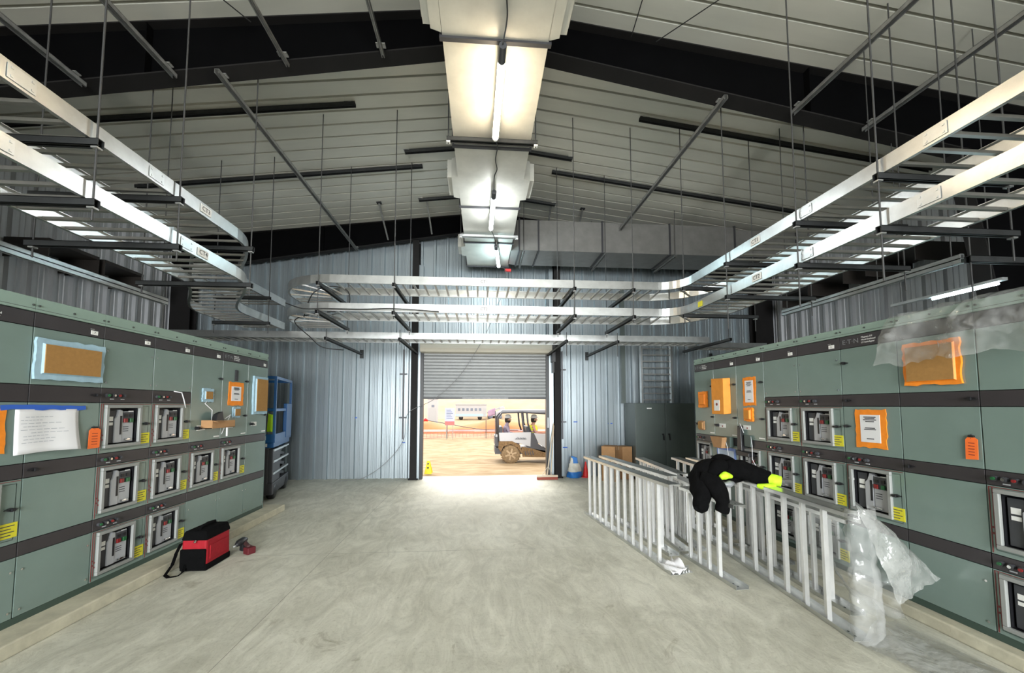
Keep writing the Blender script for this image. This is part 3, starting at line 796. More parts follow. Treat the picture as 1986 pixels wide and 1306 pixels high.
# bright double struts slung over the switchgear
def batten(x, y0, y1, z, label):
    t = thing('strut_batten', label, 'strut', (x, y0, z))
    L = y1-y0
    b = MB(); c_channel(b, (0, 0, 0.022), (0, L, 0.022), 0.042, 0.042); b.build('upper_channel', GALVB, t)
    b = MB(); c_channel(b, (0, 0, -0.022), (0, L, -0.022), 0.042, 0.042); b.build('lower_channel', GALVB, t)
    for y in (0.08, L*0.36, L-0.08):
        b = MB(); b.tube((0, y, -0.045), (0, y, zc(x)-z-0.01), 0.0055); b.build('rod', ROD, t)
batten(-3.9, 0.6, 5.05, 2.97, 'bright galvanised double strut slung above the left switchgear row')
batten(4.4, 3.15, 5.25, 3.02, 'bright galvanised double strut slung above the right switchgear row')
t = thing('strut_crossbar', 'dark strut crossbar at the near end of the bright strut over right switchgear', 'strut', (4.38, 3.1, 2.99))
b = MB(); c_channel(b, (0, 0, 0), (1.3, 0, 0), 0.05, 0.06); b.build('channel', STRUTD, t)
for x in (0.03, 1.2):
    b = MB(); b.tube((x, 0, -0.45), (x, 0, zc(4.4+x)-3.0), 0.0065); b.build('rod', ROD, t)
# dark hoods on the side walls
def wall_hood(sd, y, label, dx=0.0):
    x = XW0+0.04 if sd < 0 else XW1-0.04
    t = thing('wall_hood', label, 'hood', (x, y, 3.86))
    w = -sd*(0.62+dx)
    b = MB(); b.box(min(0, w), max(0, w), -0.006, 0.006, 0.0, 0.29); b.build('end_plate', BROWNH, t)
    b = MB(); b.box(min(0, w), max(0, w), 0.74, 0.752, 0.0, 0.29); b.build('end_plate', BROWNH, t)
    b = MB(); b.hexa([(min(0, w), 0, 0.24), (max(0, w), 0, 0.24), (max(0, w), 0.75, 0.24), (min(0, w), 0.75, 0.24), (min(0, w), 0, 0.29), (max(0, w), 0, 0.29), (max(0, w), 0.75, 0.29), (min(0, w), 0.75, 0.29)]); b.build('top_sheet', BROWNH, t)
wall_hood(-1, 6.90, 'dark brown wall hood above the left switchgear, farther one')
wall_hood(-1, 6.05, 'dark brown wall hood above the left switchgear, nearer one')
wall_hood(1, 7.30, 'dark brown wall hood above the right switchgear, farther one')
wall_hood(1, 6.35, 'dark brown wall hood above the right switchgear, nearer one', 0.25)
wall_hood(1, 5.2, 'dark brown wall hood above the right switchgear, close to the haunched column', 0.25)
# strip lights behind the right-hand row
t = thing('strip_light', 'lit fluorescent strip light above the back of the right switchgear', 'light', (5.2, 3.40, 2.90))
b = MB(); b.tube((0, 0.05, 0), (0, 0.62, 0), 0.012, 10); b.build('tube', TUBEC, t)
b = MB(); b.box(-0.03, 0.03, 0, 1.05, 0.02, 0.05); b.build('housing', GALVB, t)
for y in (0.1, 0.95):
    b = MB(); b.tube((0, y, 0.05), (0, y, zc(5.2)-2.9), 0.005); b.build('rod', ROD, t)

# ------------------------------------------------------------------ switchgear
# local frame of a section: x = viewer's left to right, -y = out of the front, z = up
LBANDS = [(2.165, 2.275), (1.600, 1.730), (1.042, 1.150), (0.482, 0.583)]; LTOP = 2.385; LBOT = 0.05
RBANDS = [(2.130, 2.245), (1.577, 1.687), (1.040, 1.140), (0.475, 0.575)]; RTOP = 2.330; RBOT = 0.05
FY = -0.022          # front plane of the doors

def screw(b, x, z):
    b.tube((x, FY-0.006, z), (x, FY, z), 0.008, 8)
def door_latch(parent, x, z):
    b = MB(); y = FY
    b.prism([(x-0.038, z), (x, z+0.014), (x+0.038, z), (x, z-0.014)], y-0.022, y, 'y')
    b.prism([(x-0.01, z-0.01), (x+0.01, z-0.01), (x+0.01, z+0.01), (x-0.01, z+0.01)], y-0.034, y-0.022, 'y')
    return b.build('latch', BLACK, parent)
def plain_door(t, w, z0, z1, screws=False, latch=None, name='door'):
    b = MB(); b.box(0.004, w-0.004, FY, 0.0, z0+0.003, z1-0.003)
    d = b.build(name, GEAR, t, bevel=0.002)
    if screws:
        for x in (0.035, w-0.035):
            for z in (z0+0.05, z1-0.10):
                s = MB(); screw(s, x, z); s.build('screw', CHROME, d)
    if latch: door_latch(d, latch[0], latch[1])
    return d
def pilots(band, x, z, n=4, big=False):
    cols = [GREENB, CHROME, REDB, DGREY, CHROME]
    for k in range(n):
        xx = x + k*0.052; c = cols[k % 5]
        b = MB(); b.tube((xx, FY-0.022, z), (xx, FY, z), 0.0175, 10); p_ = b.build('pilot_light', DGREY, band)
        b = MB(); b.tube((xx, FY-0.032, z), (xx, FY-0.022, z), 0.0105, 10); b.build('lens', c, band)
        if k in (1, 3):
            b = MB(); b.box(xx-0.018, xx+0.018, FY-0.003, FY, z-0.036, z-0.028); b.build('legend_plate', LGREY, band)
def breaker_door(t, w, z0, z1, fx=0.045, fw=0.365, yel=True, latch=True, mimic=True, white_tag=False):
    """door with the raised frame, recess and drawout breaker face"""
    H = z1-z0
    fz0, fz1 = z0+0.045, z1-0.02
    b = MB()
    b.ring(0.004, w-0.004, z0+0.003, z1-0.003, 0.03, FY, 0)
    # door skin around the opening
    b.box(0.03, fx+0.02, FY, 0, z0+0.03, z1-0.03); b.box(fx+fw-0.02, w-0.03, FY, 0, z0+0.03, z1-0.03)
    b.box(fx+0.02, fx+fw-0.02, FY, 0, z0+0.03, fz0+0.02); b.box(fx+0.02, fx+fw-0.02, FY, 0, fz1-0.02, z1-0.03)
    d = b.build('breaker_door', GEAR, t)
    f = MB(); f.ring(fx, fx+fw, fz0, fz1, 0.028, FY-0.022, FY+0.01); f.build('breaker_frame', FRAME, d, bevel=0.004)
    ox0, ox1, oz0, oz1 = fx+0.028, fx+fw-0.028, fz0+0.028, fz1-0.028
    r = MB()
    r.box(ox0-0.006, ox1+0.006, 0.06, 0.07, oz0-0.006, oz1+0.006)
    r.box(ox0-0.006, ox0, FY, 0.06, oz0, oz1); r.box(ox1, ox1+0.006, FY, 0.06, oz0, oz1)
    r.box(ox0, ox1, FY, 0.06, oz0-0.006, oz0); r.box(ox0, ox1, FY, 0.06, oz1, oz1+0.006)
    r.build('recess', BLACK, d)
    W = ox1-ox0; Z = oz1-oz0
    X = lambda u: ox0+u*W
    V = lambda v: oz0+v*Z
    b = MB(); b.box(X(0.04), X(0.34), 0.0, 0.05, V(0.02), V(0.94)); b.build('charging_panel', DGREY, d, bevel=0.004)
    for v0, v1 in ((0.52, 0.60), (0.64, 0.76)):
        b = MB(); b.box(X(0.10), X(0.26), -0.003, 0.0, V(v0), V(v1)); b.build('rating_sticker', WHITE, d)
    b = MB(); b.prism([(X(0.30), V(0.03)), (X(0.52), V(0.03)), (X(0.52), V(0.92)), (X(0.44), V(0.95)), (X(0.38), V(0.78)), (X(0.30), V(0.70))], -0.012, 0.04, 'y'); b.build('breaker_face', LGREY, d)
    b = MB(); b.box(X(0.45), X(0.51), -0.014, -0.011, V(0.25), V(0.78)); b.build('slot', BLACK, d)
    b = MB(); b.box(X(0.54), X(0.93), -0.006, 0.04, V(0.03), V(0.90)); b.build('control_panel', MGREY if False else LGREY, d, bevel=0.003)
    b = MB(); b.box(X(0.56), X(0.92), -0.010, -0.005, V(0.58), V(0.88)); b.build('button_panel', DGREY, d)
    for u in (0.64, 0.82):
        b = MB(); b.box(X(u)-0.014, X(u)+0.014, -0.016, -0.009, V(0.78)-0.014, V(0.78)+0.014); b.build('indicator', BLACK, d)
    b = MB(); b.box(X(0.62)-0.016, X(0.62)+0.018, -0.022, -0.009, V(0.64)-0.019, V(0.64)+0.019); b.build('open_button', REDB, d, bevel=0.003)
    b = MB(); b.box(X(0.82)-0.016, X(0.82)+0.018, -0.022, -0.009, V(0.64)-0.019, V(0.64)+0.019); b.build('close_button', GREENB, d, bevel=0.003)
    b = MB(); b.tube((X(0.60), -0.02, V(0.10)), (X(0.80), -0.02, V(0.10)), 0.011, 8); b.box(X(0.66), X(0.74), -0.03, 0.0, V(0.085), V(0.13)); b.build('racking_handle', CHROME, d)
    for v in (0.46, 0.40, 0.34):
        b = MB(); b.box(X(0.58), X(0.76), -0.008, -0.005, V(v)-0.003, V(v)+0.003); b.build('print_line', INK, d)
    b = MB(); b.box(X(0.74), X(0.90), -0.009, -0.005, V(0.895), V(0.915)); b.build('type_plate', WHITE, d)
    if latch: door_latch(d, w-0.065, (z0+z1)/2+0.02)
    if yel:
        yw = 0.125 if yel is True else yel
        b = MB(); b.box(w-0.012-yw, w-0.012, FY-0.0035, FY-0.001, z0+0.05, z0+0.155); y = b.build('warning_label', YELL, d)
        for k in range(4):
            b = MB(); b.box(w-0.012-yw+0.012, w-0.03-(k % 2)*0.02, FY-0.0045, FY-0.003, z0+0.132-k*0.022, z0+0.138-k*0.022); b.build('print_line', INK, d)
    if white_tag:
        b = MB(); b.box(0.025, 0.075, FY-0.004, FY, z1-0.15, z1-0.13); b.build('name_tag', WHITE, d)
    if mimic:
        b = MB()
        b.box(0.010, 0.016, FY-0.002, FY, z0+0.01, z1-0.01); b.box(0.010, w-0.01, FY-0.002, FY, z1-0.014, z1-0.009)
        b.box(0.028, 0.033, FY-0.002, FY, z0+0.05, z1-0.014)
        for k in range(4): b.tube((0.0305+(-1)**k*0.008, FY-0.002, z0+0.12+k*0.02), (0.0305+(-1)**k*0.008, FY, z0+0.12+k*0.02), 0.008, 6)
        b.build('mimic_line', MIMIC, d)
    return d
def relay_set(d, x, z):
    """small meter switch cluster with white legend plate"""
    b = MB(); b.box(x+0.01, x+0.15, FY-0.004, FY, z-0.03, z+0.028); b.build('legend_plate', WHITE, d)
    b = MB(); b.tube((x-0.005, FY-0.045, z), (x-0.005, FY, z), 0.02, 10); b.bar((x-0.03, FY-0.05, z+0.008), (x+0.02, FY-0.05, z-0.008), 0.012, 0.016, (0, 1, 0)); b.build('switch_knob', BLACK, d)
    b = MB(); b.tube((x+0.09, FY-0.008, z-0.008), (x+0.09, FY-0.003, z-0.008), 0.010, 8); b.build('key_lock', REDB, d)

def section(side, u0, w, spec, label):
    bands, top, bot = (LBANDS, LTOP, LBOT) if side == 'L' else (RBANDS, RTOP, RBOT)
    if side == 'L': loc, rz = (-3.352, u0, 0.10), pi/2
    else: loc, rz = (3.522, u0, 0.09), -pi/2
    t = thing('switchgear_section', label, 'switchgear', loc, rz, 'switchgear sections of the %s row' % ('left' if side == 'L' else 'right'))
    b = MB(); b.box(0.001, w-0.001, 0.075, 1.65, 0.0, top-0.01)
    b.build('body', GEAR, t)
    b = MB(); b.box(0.002, w-0.002, 0.071, 0.076, bot, top-0.02)
    b.box(0.001, 0.003, 0.0, 0.072, bot, top-0.02); b.box(w-0.003, w-0.001, 0.0, 0.072, bot, top-0.02)
    b.build('seam_shade', BLACK, t)  # black liner behind the door gaps, painted-in shade so seams read dark
    b = MB(); b.box(0.0, w, FY+0.004, 0.03, 0.0, bot); b.build('plinth', PLINTH, t)
    # top trim with rivets
    b = MB(); b.box(0.0, w, FY-0.006, 0.04, bands[0][1]+0.004, top)
    b.box(0.0, w, 0.04, 1.6, top-0.012, top)
    tr = b.build('top_trim', GEARTRIM, t, bevel=0.004)
    b = MB(); b.box(0.0, w, FY-0.007, FY, bands[0][1]+0.022, bands[0][1]+0.025)
    b.build('trim_seam', SEAM, tr)
    for x in (0.02, w*0.5, w-0.02):
        b = MB(); b.tube((x, FY-0.014, bands[0][1]+0.05), (x, FY-0.004, bands[0][1]+0.05), 0.008, 6); b.build('rivet', SEAM, tr)
    # dark bands
    made = {}
    for i, (z0, z1) in enumerate(bands):
        if i == 1 and spec.get('tall'): continue
        b = MB(); b.box(0.003, w-0.003, FY, 0.0, z0+0.002, z1-0.002); made[i] = b.build('band', BAND, t, bevel=0.002)
    # title plate: small white card
    if spec.get('card', True):
        b = MB(); x = w-0.09; b.box(x-0.03, x+0.03, FY-0.003, FY, bands[0][0]+0.02, bands[0][0]+0.055); c = b.build('id_card', WHITE, made[0])
        text('id_text', spec.get('num', '1'), 0.024, INK, made[0], (x, FY-0.005, bands[0][0]+0.037))
        b = MB(); b.box(x-0.035, x-0.004, FY-0.004, FY, bands[0][0]+0.062, bands[0][0]+0.07); b.build('id_clip', GALV, made[0])
    if spec.get('maker'):
        text('maker_name', 'E\u00b7T\u00b7N', 0.062, MGREY, made[0], (0.11, FY-0.003, (bands[0][0]+bands[0][1])/2), sx=1.1)
        for k, s_ in enumerate(('Magnum DS', 'Metal-Enclosed', 'LV Switchgear')):
            text('maker_line', s_, 0.021, WHITE, made[0], (0.215, FY-0.003, (bands[0][0]+bands[0][1])/2+0.024-k*0.024), align='LEFT')
    for i in spec.get('pilot', ()): pilots(made[i], 0.055, (bands[i][0]+bands[i][1])/2)
    for i, x in spec.get('latchband', ()): door_latch(made[i], x if x > 0 else w+x, (bands[i][0]+bands[i][1])/2)
    # doors
    rows = [(bands[1][1], bands[0][0]), (bands[2][1], bands[1][0]), (bands[3][1], bands[2][0]), (bot, bands[3][0])]
    if spec.get('tall'):
        d = plain_door(t, w, rows[1][0], rows[0][1], latch=(w-0.05, (rows[1][0]+rows[1][1])/2+0.06))
        door_latch(d, w-0.045, rows[0][0]+0.19)
        relay_set(d, 0.10, rows[1][0]+0.16)
        b = MB(); b.box(w-0.12, w-0.02, FY-0.003, FY, rows[1][0]+0.03, rows[1][0]+0.045); b.build('name_tag', WHITE, d)
        if spec.get('slot'):
            b = MB(); b.box(w*0.45, w*0.45+0.045, FY-0.02, FY, rows[0][0]+0.18, rows[0][0]+0.33); b.build('window_slot', BLACK, d)
    else:
        plain_door(t, w, *rows[0], screws=spec.get('scr', False), latch=spec.get('latch0'))
        if 1 in spec['brk']: breaker_door(t, w, *rows[1])
        else: plain_door(t, w, *rows[1], latch=spec.get('latch1'))
    for i in (2, 3):
        if i in spec['brk']: breaker_door(t, w, *rows[i], white_tag=spec.get('wt', False))
        else: plain_door(t, w, *rows[i], screws=(i == 3))
    if spec.get('end'):
        x = w if spec['end'] > 0 else 0
        b = MB(); b.box(min(x, x+spec['end']*0.006), max(x, x+spec['end']*0.006), FY, 1.66, 0.0, top-0.012); b.build('end_panel', GEAR, t)
    return t

LS = [2.03, 2.57, 3.115, 3.66, 4.20, 4.735, 5.265, 5.82, 6.33]
Lspec = [
  (dict(brk=(), num='8'), 'grey-green switchgear section of left row beyond the left edge of view'),
  (dict(brk=(2,), maker=True, card=False), 'grey-green switchgear section at the left edge, behind left half of the white drawing'),
  (dict(brk=(), num='7', latchband=((1, -0.05), (2, 0.06))), 'switchgear section of plain doors behind the large brown cover with blue tape'),
  (dict(brk=(1, 2, 3), pilot=(1, 2, 3), scr=True, num='6'), 'left-row switchgear section with three breakers, right next to the hanging orange tag'),
  (dict(brk=(1, 2, 3), pilot=(1, 2, 3), scr=True, num='5'), 'left-row switchgear section with three breakers, standing behind the red tool bag'),
  (dict(brk=(2,), tall=True, pilot=(2,), num='4'), 'left-row switchgear section with a tall door and the torn cardboard box on it'),
  (dict(brk=(2,), tall=True, pilot=(2,), maker=True, card=False, slot=True), 'left-row switchgear section with the orange-taped notice on its tall door'),
  (dict(brk=(), tall=True, num='2', end=1), 'end switchgear section of left row, with the upright brown cover, by the blue lift'),
]
for i, (sp, lab) in enumerate(Lspec): section('L', LS[i], LS[i+1]-LS[i], sp, lab)
RS = [6.06, 5.55, 5.035, 4.52, 4.01, 3.495, 2.985, 2.467, 1.95]
Rspec = [
  (dict(brk=(2,), tall=True, pilot=(2,), maker=True, card=False, end=-1), 'end switchgear section of right row next to the dark green cabinet'),
  (dict(brk=(), tall=True, latchband=((2, -0.4),), num='2'), 'right-row switchgear section carrying the tall orange cardboard sleeve and blue-framed paper'),
  (dict(brk=(2,), tall=True, pilot=(), num='3'), 'right-row switchgear section with orange-taped notice above a dark handset on its tall door'),
  (dict(brk=(1, 2, 3), pilot=(1, 2, 3), scr=True, num='4'), 'right-row switchgear section with stacked breakers, farther of the two'),
  (dict(brk=(1, 2, 3), pilot=(1, 2, 3), scr=True, num='5'), 'right-row switchgear section with stacked breakers, nearer of the two'),
  (dict(brk=(2,), maker=True, card=False, pilot=(2,), wt=True, latch0=(0.04, 1.99), latch1=(0.04, 1.39), latchband=((1, 0.05),)), 'right-row switchgear section with a square orange-taped notice and one breaker below'),
  (dict(brk=(), num='7', card=False, latchband=((1, -0.04), (2, 0.05))), 'right-row switchgear section of plain doors with a brown cover and orange tag'),
  (dict(brk=(2, 3), pilot=(2, 3), card=False), 'switchgear section at the right edge of view with red-lined breakers low down'),
]
for i, (sp, lab) in enumerate(Rspec): section('R', RS[i], RS[i]-RS[i+1], sp, lab)

# ------------------------------------------------------------------ things taped and hung on the switchgear doors
XL, XR = -3.330, 3.500
def on_left(name, label, cat, y0, y1, z0, z1, group=None):
    """empty at the lower left corner on the left row, local x along the row, -y outwards"""
    return thing(name, label, cat, (XL+0.001, y0, z0), pi/2, group), y1-y0, z1-z0
def on_right(name, label, cat, y0, y1, z0, z1, group=None):
    return thing(name, label, cat, (XR-0.001, y0, z0), -pi/2, group), y0-y1, z1-z0
def wob(a, k): return a + 0.008*sin(k*12.9898+a*78.2)
def torn(b, x0, x1, z0, z1, y0, y1, n=9, amp=0.007):
    pts = []
    for k in range(n): pts.append((x0+(x1-x0)*k/n, z0 + amp*RND.uniform(-1, 1)))
    for k in range(n): pts.append((x1 + amp*RND.uniform(-1, 1), z0+(z1-z0)*k/n))
    for k in range(n): pts.append((x1-(x1-x0)*k/n, z1 + amp*RND.uniform(-1, 1)))
    for k in range(n): pts.append((x0 + amp*RND.uniform(-1, 1), z1-(z1-z0)*k/n))
    b.prism(pts, y0, y1, 'y')
def cover(at, name, label, y0, y1, z0, z1, tape_m, mid_m, border, thick, group=None):
    t, w, h = at(name, label, 'cover', y0, y1, z0, z1, group)
    b = MB(); torn(b, 0, w, 0, h, -0.002-thick*0.5, -0.0005); b.build('tape', tape_m, t)
    b = MB(); b.hexa([(border*0.5, -0.002, border*0.5), (w-border*0.5, -0.002, border*0.5), (w-border, -thick, border), (border, -thick, border),
                      (border*0.5, -0.002, h-border*0.5), (w-border*0.5, -0.002, h-border*0.5), (w-border, -thick, h-border), (border, -thick, h-border)])
    b.build('tape_edge', tape_m, t)
    b = MB(); b.box(border*0.95, w-border*0.95, -thick-0.003, -thick+0.006, border*0.95, h-border*0.95); b.build('cardboard', mid_m, t)
    return t
def notice(at, name, label, y0, y1, z0, z1, border):
    t, w, h = at(name, label, 'notice', y0, y1, z0, z1, 'orange-taped notices')
    b = MB(); torn(b, 0, w, 0, h, -0.006, -0.0005); b.build('tape', ORANGE, t)
    b = MB(); b.box(border, w-border, -0.009, -0.005, border, h-border); p = b.build('paper', PAPER, t)
    W = w-2*border; H = h-2*border
    for k, (v, l) in enumerate(((0.92, 0.62), (0.87, 0.5), (0.82, 0.66), (0.76, 0.44), (0.52, 0.5), (0.47, 0.6), (0.13, 0.36))):
        b = MB(); c = w/2; b.box(c-W*l/2, c+W*l/2, -0.0105, -0.0085, border+H*v-0.004, border+H*v+0.004); b.build('print_line', INK, p)
    return t
cover(on_left, 'taped_cover', 'large brown cover framed in pale blue tape on upper left doors', 3.125, 3.655, 1.875, 2.19, BLUET, BROWN, 0.05, 0.035)
cover(on_left, 'taped_cover', 'small square brown cover in blue tape on left row tall door', 4.90, 5.09, 1.72, 1.885, BLUET, BROWN, 0.04, 0.03)
cover(on_left, 'taped_cover', 'small brown cover in blue tape just below the left orange notice', 5.49, 5.645, 1.515, 1.655, BLUET, BROWN, 0.025, 0.03)
cover(on_left, 'taped_cover', 'upright tall brown cover in pale tape on the last left-row door', 5.93, 6.30, 1.55, 2.115, BLUET, BROWN, 0.045, 0.05)
notice(on_left, 'taped_notice', 'white notice in orange tape on a tall door of left row', 5.39, 5.715, 1.68, 1.995, 0.06)
notice(on_right, 'taped_notice', 'white notice in orange tape on a tall far door of right row', 4.90, 4.665, 1.675, 2.045, 0.042)
notice(on_right, 'taped_notice', 'large white notice in wide orange tape on a near door of right row', 3.375, 3.10, 1.295, 1.64, 0.05)
cover(on_right, 'taped_cover', 'small orange cover highest on the end section of right row', 5.935, 5.705, 1.65, 1.895, ORANGE, ORANGE, 0.05, 0.04)
cover(on_right, 'taped_cover', 'small orange cover just below the far notice of right row', 4.87, 4.715, 1.475, 1.645, ORANGE, mat('orange_card', (0.62, 0.24, 0.03), 0.7), 0.03, 0.05)
cover(on_right, 'taped_cover', 'wide brown cover in orange tape half hidden by clear plastic at right', 2.93, 2.55, 1.835, 2.175, ORANGE, BROWN, 0.035, 0.03)
cover(on_right, 'taped_cover', 'small brown cover low on the end section of right row', 5.95, 5.80, 1.30, 1.435, CARD, BROWN, 0.02, 0.04)
# big orange sleeve
t, w, h = on_right('cardboard_sleeve', 'tall orange cardboard sleeve standing proud of a far right-row door', 'cover', 5.465, 5.16, 1.555, 2.075)
b = MB(); b.hexa([(0, -0.001, 0.01), (w, -0.001, 0.01), (w-0.015, -0.10, 0.0), (0.01, -0.10, 0.0), (0, -0.001, h), (w, -0.001, h-0.01), (w-0.015, -0.10, h-0.015), (0.01, -0.10, h-0.005)])
b.build('sleeve', mat('orange_sleeve', (0.80, 0.30, 0.035), 0.65, 0, 0.08, 12), t, bevel=0.006)
b = MB(); b.box(0.075, 0.20, -0.104, -0.099, 0.05, 0.20); lab_ = b.build('label', WHITE, t)
b = MB(); b.tube((0.14, -0.106, 0.14), (0.14, -0.103, 0.14), 0.022, 8); b.build('print_mark', REDB, lab_)
# drawing and its tape on the left
t, w, h = on_left('wiring_drawing', 'large white drawing sheet taped up with blue tape on left doors', 'drawing', 3.035, 3.475, 1.315, 1.645)
def sheet(u, v):
    return (u*w, -0.004-0.03*(1-v)**2*(0.3+u)-0.004*sin(u*9), v*h + 0.01*sin(u*3)*(1-v))
b = MB(); b.grid(sheet, 14, 10); b.build('sheet', PAPER, t, solid=0.001)
for k in range(9):
    x = 0.03 + RND.random()*0.08; z = 0.27-k*0.024; l = 0.12+RND.random()*0.22
    b = MB(); b.box(x, min(w-0.02, x+l), -0.020, -0.0185, z, z+0.0035)
    b = MB()
    for q in range(6):
        a0, a1 = x+l*q/6, x+l*(q+0.8)/6
        if a1 < w-0.02: b.add([sheet(a0/w, z/h), sheet(a1/w, z/h), sheet(a1/w, (z+0.004)/h), sheet(a0/w, (z+0.004)/h)], [(0, 1, 2, 3)])
    b.v = [(x_, y_-0.0018, z_) for x_, y_, z_ in b.v]
    b.build('print_line', mat('faint_print', (0.45, 0.47, 0.52), 0.8), t)
b = MB(); torn(b, -0.09, 0.50, h-0.004, h+0.032, -0.0065, -0.0045); b.build('tape_strip', BLUE2, t)
t, w, h = on_left('taped_cover', 'orange-taped sheet cut off by the left edge of view', 'cover', 2.72, 2.985, 1.335, 1.65)
b = MB(); torn(b, 0, w, 0, h, -0.006, -0.0005); b.build('tape', ORANGE, t)
b = MB(); b.box(0.05, w-0.05, -0.009, -0.005, 0.05, h-0.05); b.build('paper', PAPER, t)
def hang_tag(at, label, y0, y1, z0, z1, lean):
    t, w, h = at('hang_tag', label, 'tag', y0, y1, z0, z1)
    b = MB(); b.prism([(0, 0), (w, 0.006), (w, h-0.015), (w*0.75, h), (w*0.2, h), (0, h-0.02)], -0.012, -0.009, 'y'); o = b.build('card', ORTAG, t); o.rotation_euler = (0, lean, 0)
    for k in range(5):
        b = MB(); b.box(w*0.25, w*0.75, -0.0135, -0.0115, h*(0.2+0.13*k), h*(0.2+0.13*k)+0.006); b.build('print_line', mat('tag_ink', (0.35, 0.05, 0.02), 0.7), o)
    b = MB(); b.tube((w*0.5, -0.011, h-0.012), (w*0.5, 0.0, h+0.02), 0.003, 6); b.tube((w*0.3, -0.008, h+0.004), (w*0.75, -0.008, h+0.004), 0.009, 6); b.build('tie', BLACK, t)
hang_tag(on_left, 'bright orange hang tag on the left row beside the white drawing', 3.565, 3.665, 1.305, 1.48, 0.02)
hang_tag(on_right, 'bright orange hang tag on a plain door near the right edge', 2.56, 2.49, 1.29, 1.45, 0.03)
# paper framed in blue tape
t, w, h = on_right('taped_paper', 'pale paper framed in blue tape low on the right row behind the trays', 'notice', 5.51, 5.09, 0.78, 1.085)
b = MB(); torn(b, 0, w, 0, h, -0.005, -0.0005); b.build('tape', mat('periwinkle_tape', (0.22, 0.33, 0.72), 0.6), t)
b = MB(); b.box(0.04, w-0.04, -0.008, -0.004, 0.03, h-0.04); b.build('paper', mat('pale_blue_paper', (0.62, 0.72, 0.85), 0.8), t)
# torn box of wiring on the left row
t, w, h = on_left('wiring_box', 'torn open cardboard box of wires stuck on left row', 'box', 4.90, 5.33, 1.40, 1.53)
b = MB(); b.box(0, w, -0.14, -0.01, 0, 0.006); b.box(0, w, -0.14, -0.135, 0, 0.09); b.box(0, 0.005, -0.135, -0.01, 0, 0.10); b.box(w-0.005, w, -0.135, -0.01, 0, 0.08)
b.hexa([(0.0, -0.14, 0.09), (w*0.4, -0.14, 0.09), (w*0.4, -0.17, 0.08), (0.03, -0.18, 0.075), (0.0, -0.14, 0.095), (w*0.4, -0.14, 0.095), (w*0.4, -0.17, 0.085), (0.03, -0.18, 0.08)])
b.build('box', CARD, t)
b = MB(); b.hexa([(0.12, -0.10, 0.05), (0.28, -0.10, 0.05), (0.28, -0.02, 0.05), (0.12, -0.02, 0.05), (0.15, -0.10, 0.17), (0.24, -0.10, 0.20), (0.24, -0.05, 0.20), (0.15, -0.05, 0.17)]); b.build('relay', BLACK, t)
b = MB(); b.path([(0.1, -0.06, 0.08), (0.06, -0.09, 0.22), (0.02, -0.03, 0.30), (0.10, -0.01, 0.34)], 0.004, 5); b.build('wire', PAPER, t)
b = MB(); b.path([(0.30, -0.06, 0.08), (0.38, -0.11, 0.16), (0.40, -0.05, 0.05), (0.36, -0.02, -0.09)], 0.004, 5); b.build('wire', PAPER, t)
b = MB(); b.box(0.27, 0.285, -0.145, -0.13, -0.11, 0.0); b.build('strap', PAPER, t)
t, w, h = on_left('white_strap', 'thin white strap bent over a panel corner on left row', 'strap', 4.47, 4.66, 1.69, 1.83)
b = MB(); b.path([(0, -0.006, 0.14), (0.09, -0.02, 0.13), (0.11, -0.03, 0.06), (0.16, -0.02, -0.04)], 0.006, 5); b.build('strap', PAPER, t)
# handset with cords on the right row, and hanging bracket
t, w, h = on_right('test_handset', 'dark handset with looped wires hanging on right row below the notice', 'handset', 4.98, 4.66, 1.02, 1.40)
b = MB(); b.hexa([(0.0, -0.06, 0.06), (0.09, -0.06, 0.06), (0.09, -0.006, 0.06), (0, -0.006, 0.06), (0.0, -0.05, 0.37), (0.06, -0.05, 0.37), (0.06, -0.006, 0.37), (0, -0.006, 0.37)]); b.build('handset', BLACK, t, bevel=0.006)
b = MB(); b.box(0.10, 0.22, -0.03, -0.004, 0.12, 0.27); b.build('module', mat('module_grey_green', (0.07, 0.10, 0.09), 0.5), t, bevel=0.004)
b = MB(); b.hexa([(0.02, -0.09, 0.0), (0.26, -0.09, 0.0), (0.26, -0.006, 0.0), (0.02, -0.006, 0.0), (0.02, -0.09, 0.07), (0.26, -0.09, 0.05), (0.26, -0.006, 0.05), (0.02, -0.006, 0.07)]); b.build('bracket', BLACK, t, bevel=0.005)
b = MB(); b.path([(0.05, -0.05, 0.36), (0.10, -0.08, 0.42), (0.13, -0.05, 0.30)], 0.004, 5); b.build('wire', PAPER, t)
b = MB(); b.path([(0.22, -0.02, 0.25), (0.29, -0.06, 0.15), (0.27, -0.05, -0.02), (0.30, -0.03, -0.10)], 0.004, 5); b.build('wire', PAPER, t)
t, w, h = on_right('wiring_box', 'small torn cardboard box of wires stuck on right row', 'box', 5.47, 5.16, 1.08, 1.28)
b = MB(); b.hexa([(0.06, -0.12, 0.0), (0.24, -0.12, 0.0), (0.24, -0.006, 0.0), (0.06, -0.006, 0.0), (0.0, -0.13, 0.15), (0.28, -0.13, 0.15), (0.28, -0.006, 0.15), (0.0, -0.006, 0.15)]); b.build('box', CARD, t)
b = MB(); b.box(0.26, 0.34, -0.06, -0.006, 0.02, 0.16); b.build('relay', mat('module_grey_green', (0.07, 0.10, 0.09), 0.5), t)
b = MB(); b.path([(0.08, -0.06, 0.0), (0.07, -0.05, -0.1), (0.10, -0.05, -0.14)], 0.004, 5); b.build('wire', PAPER, t)
b = MB(); b.path([(0.24, -0.06, 0.12), (0.30, -0.07, 0.02), (0.29, -0.05, -0.12)], 0.004, 5); b.build('wire', PAPER, t)

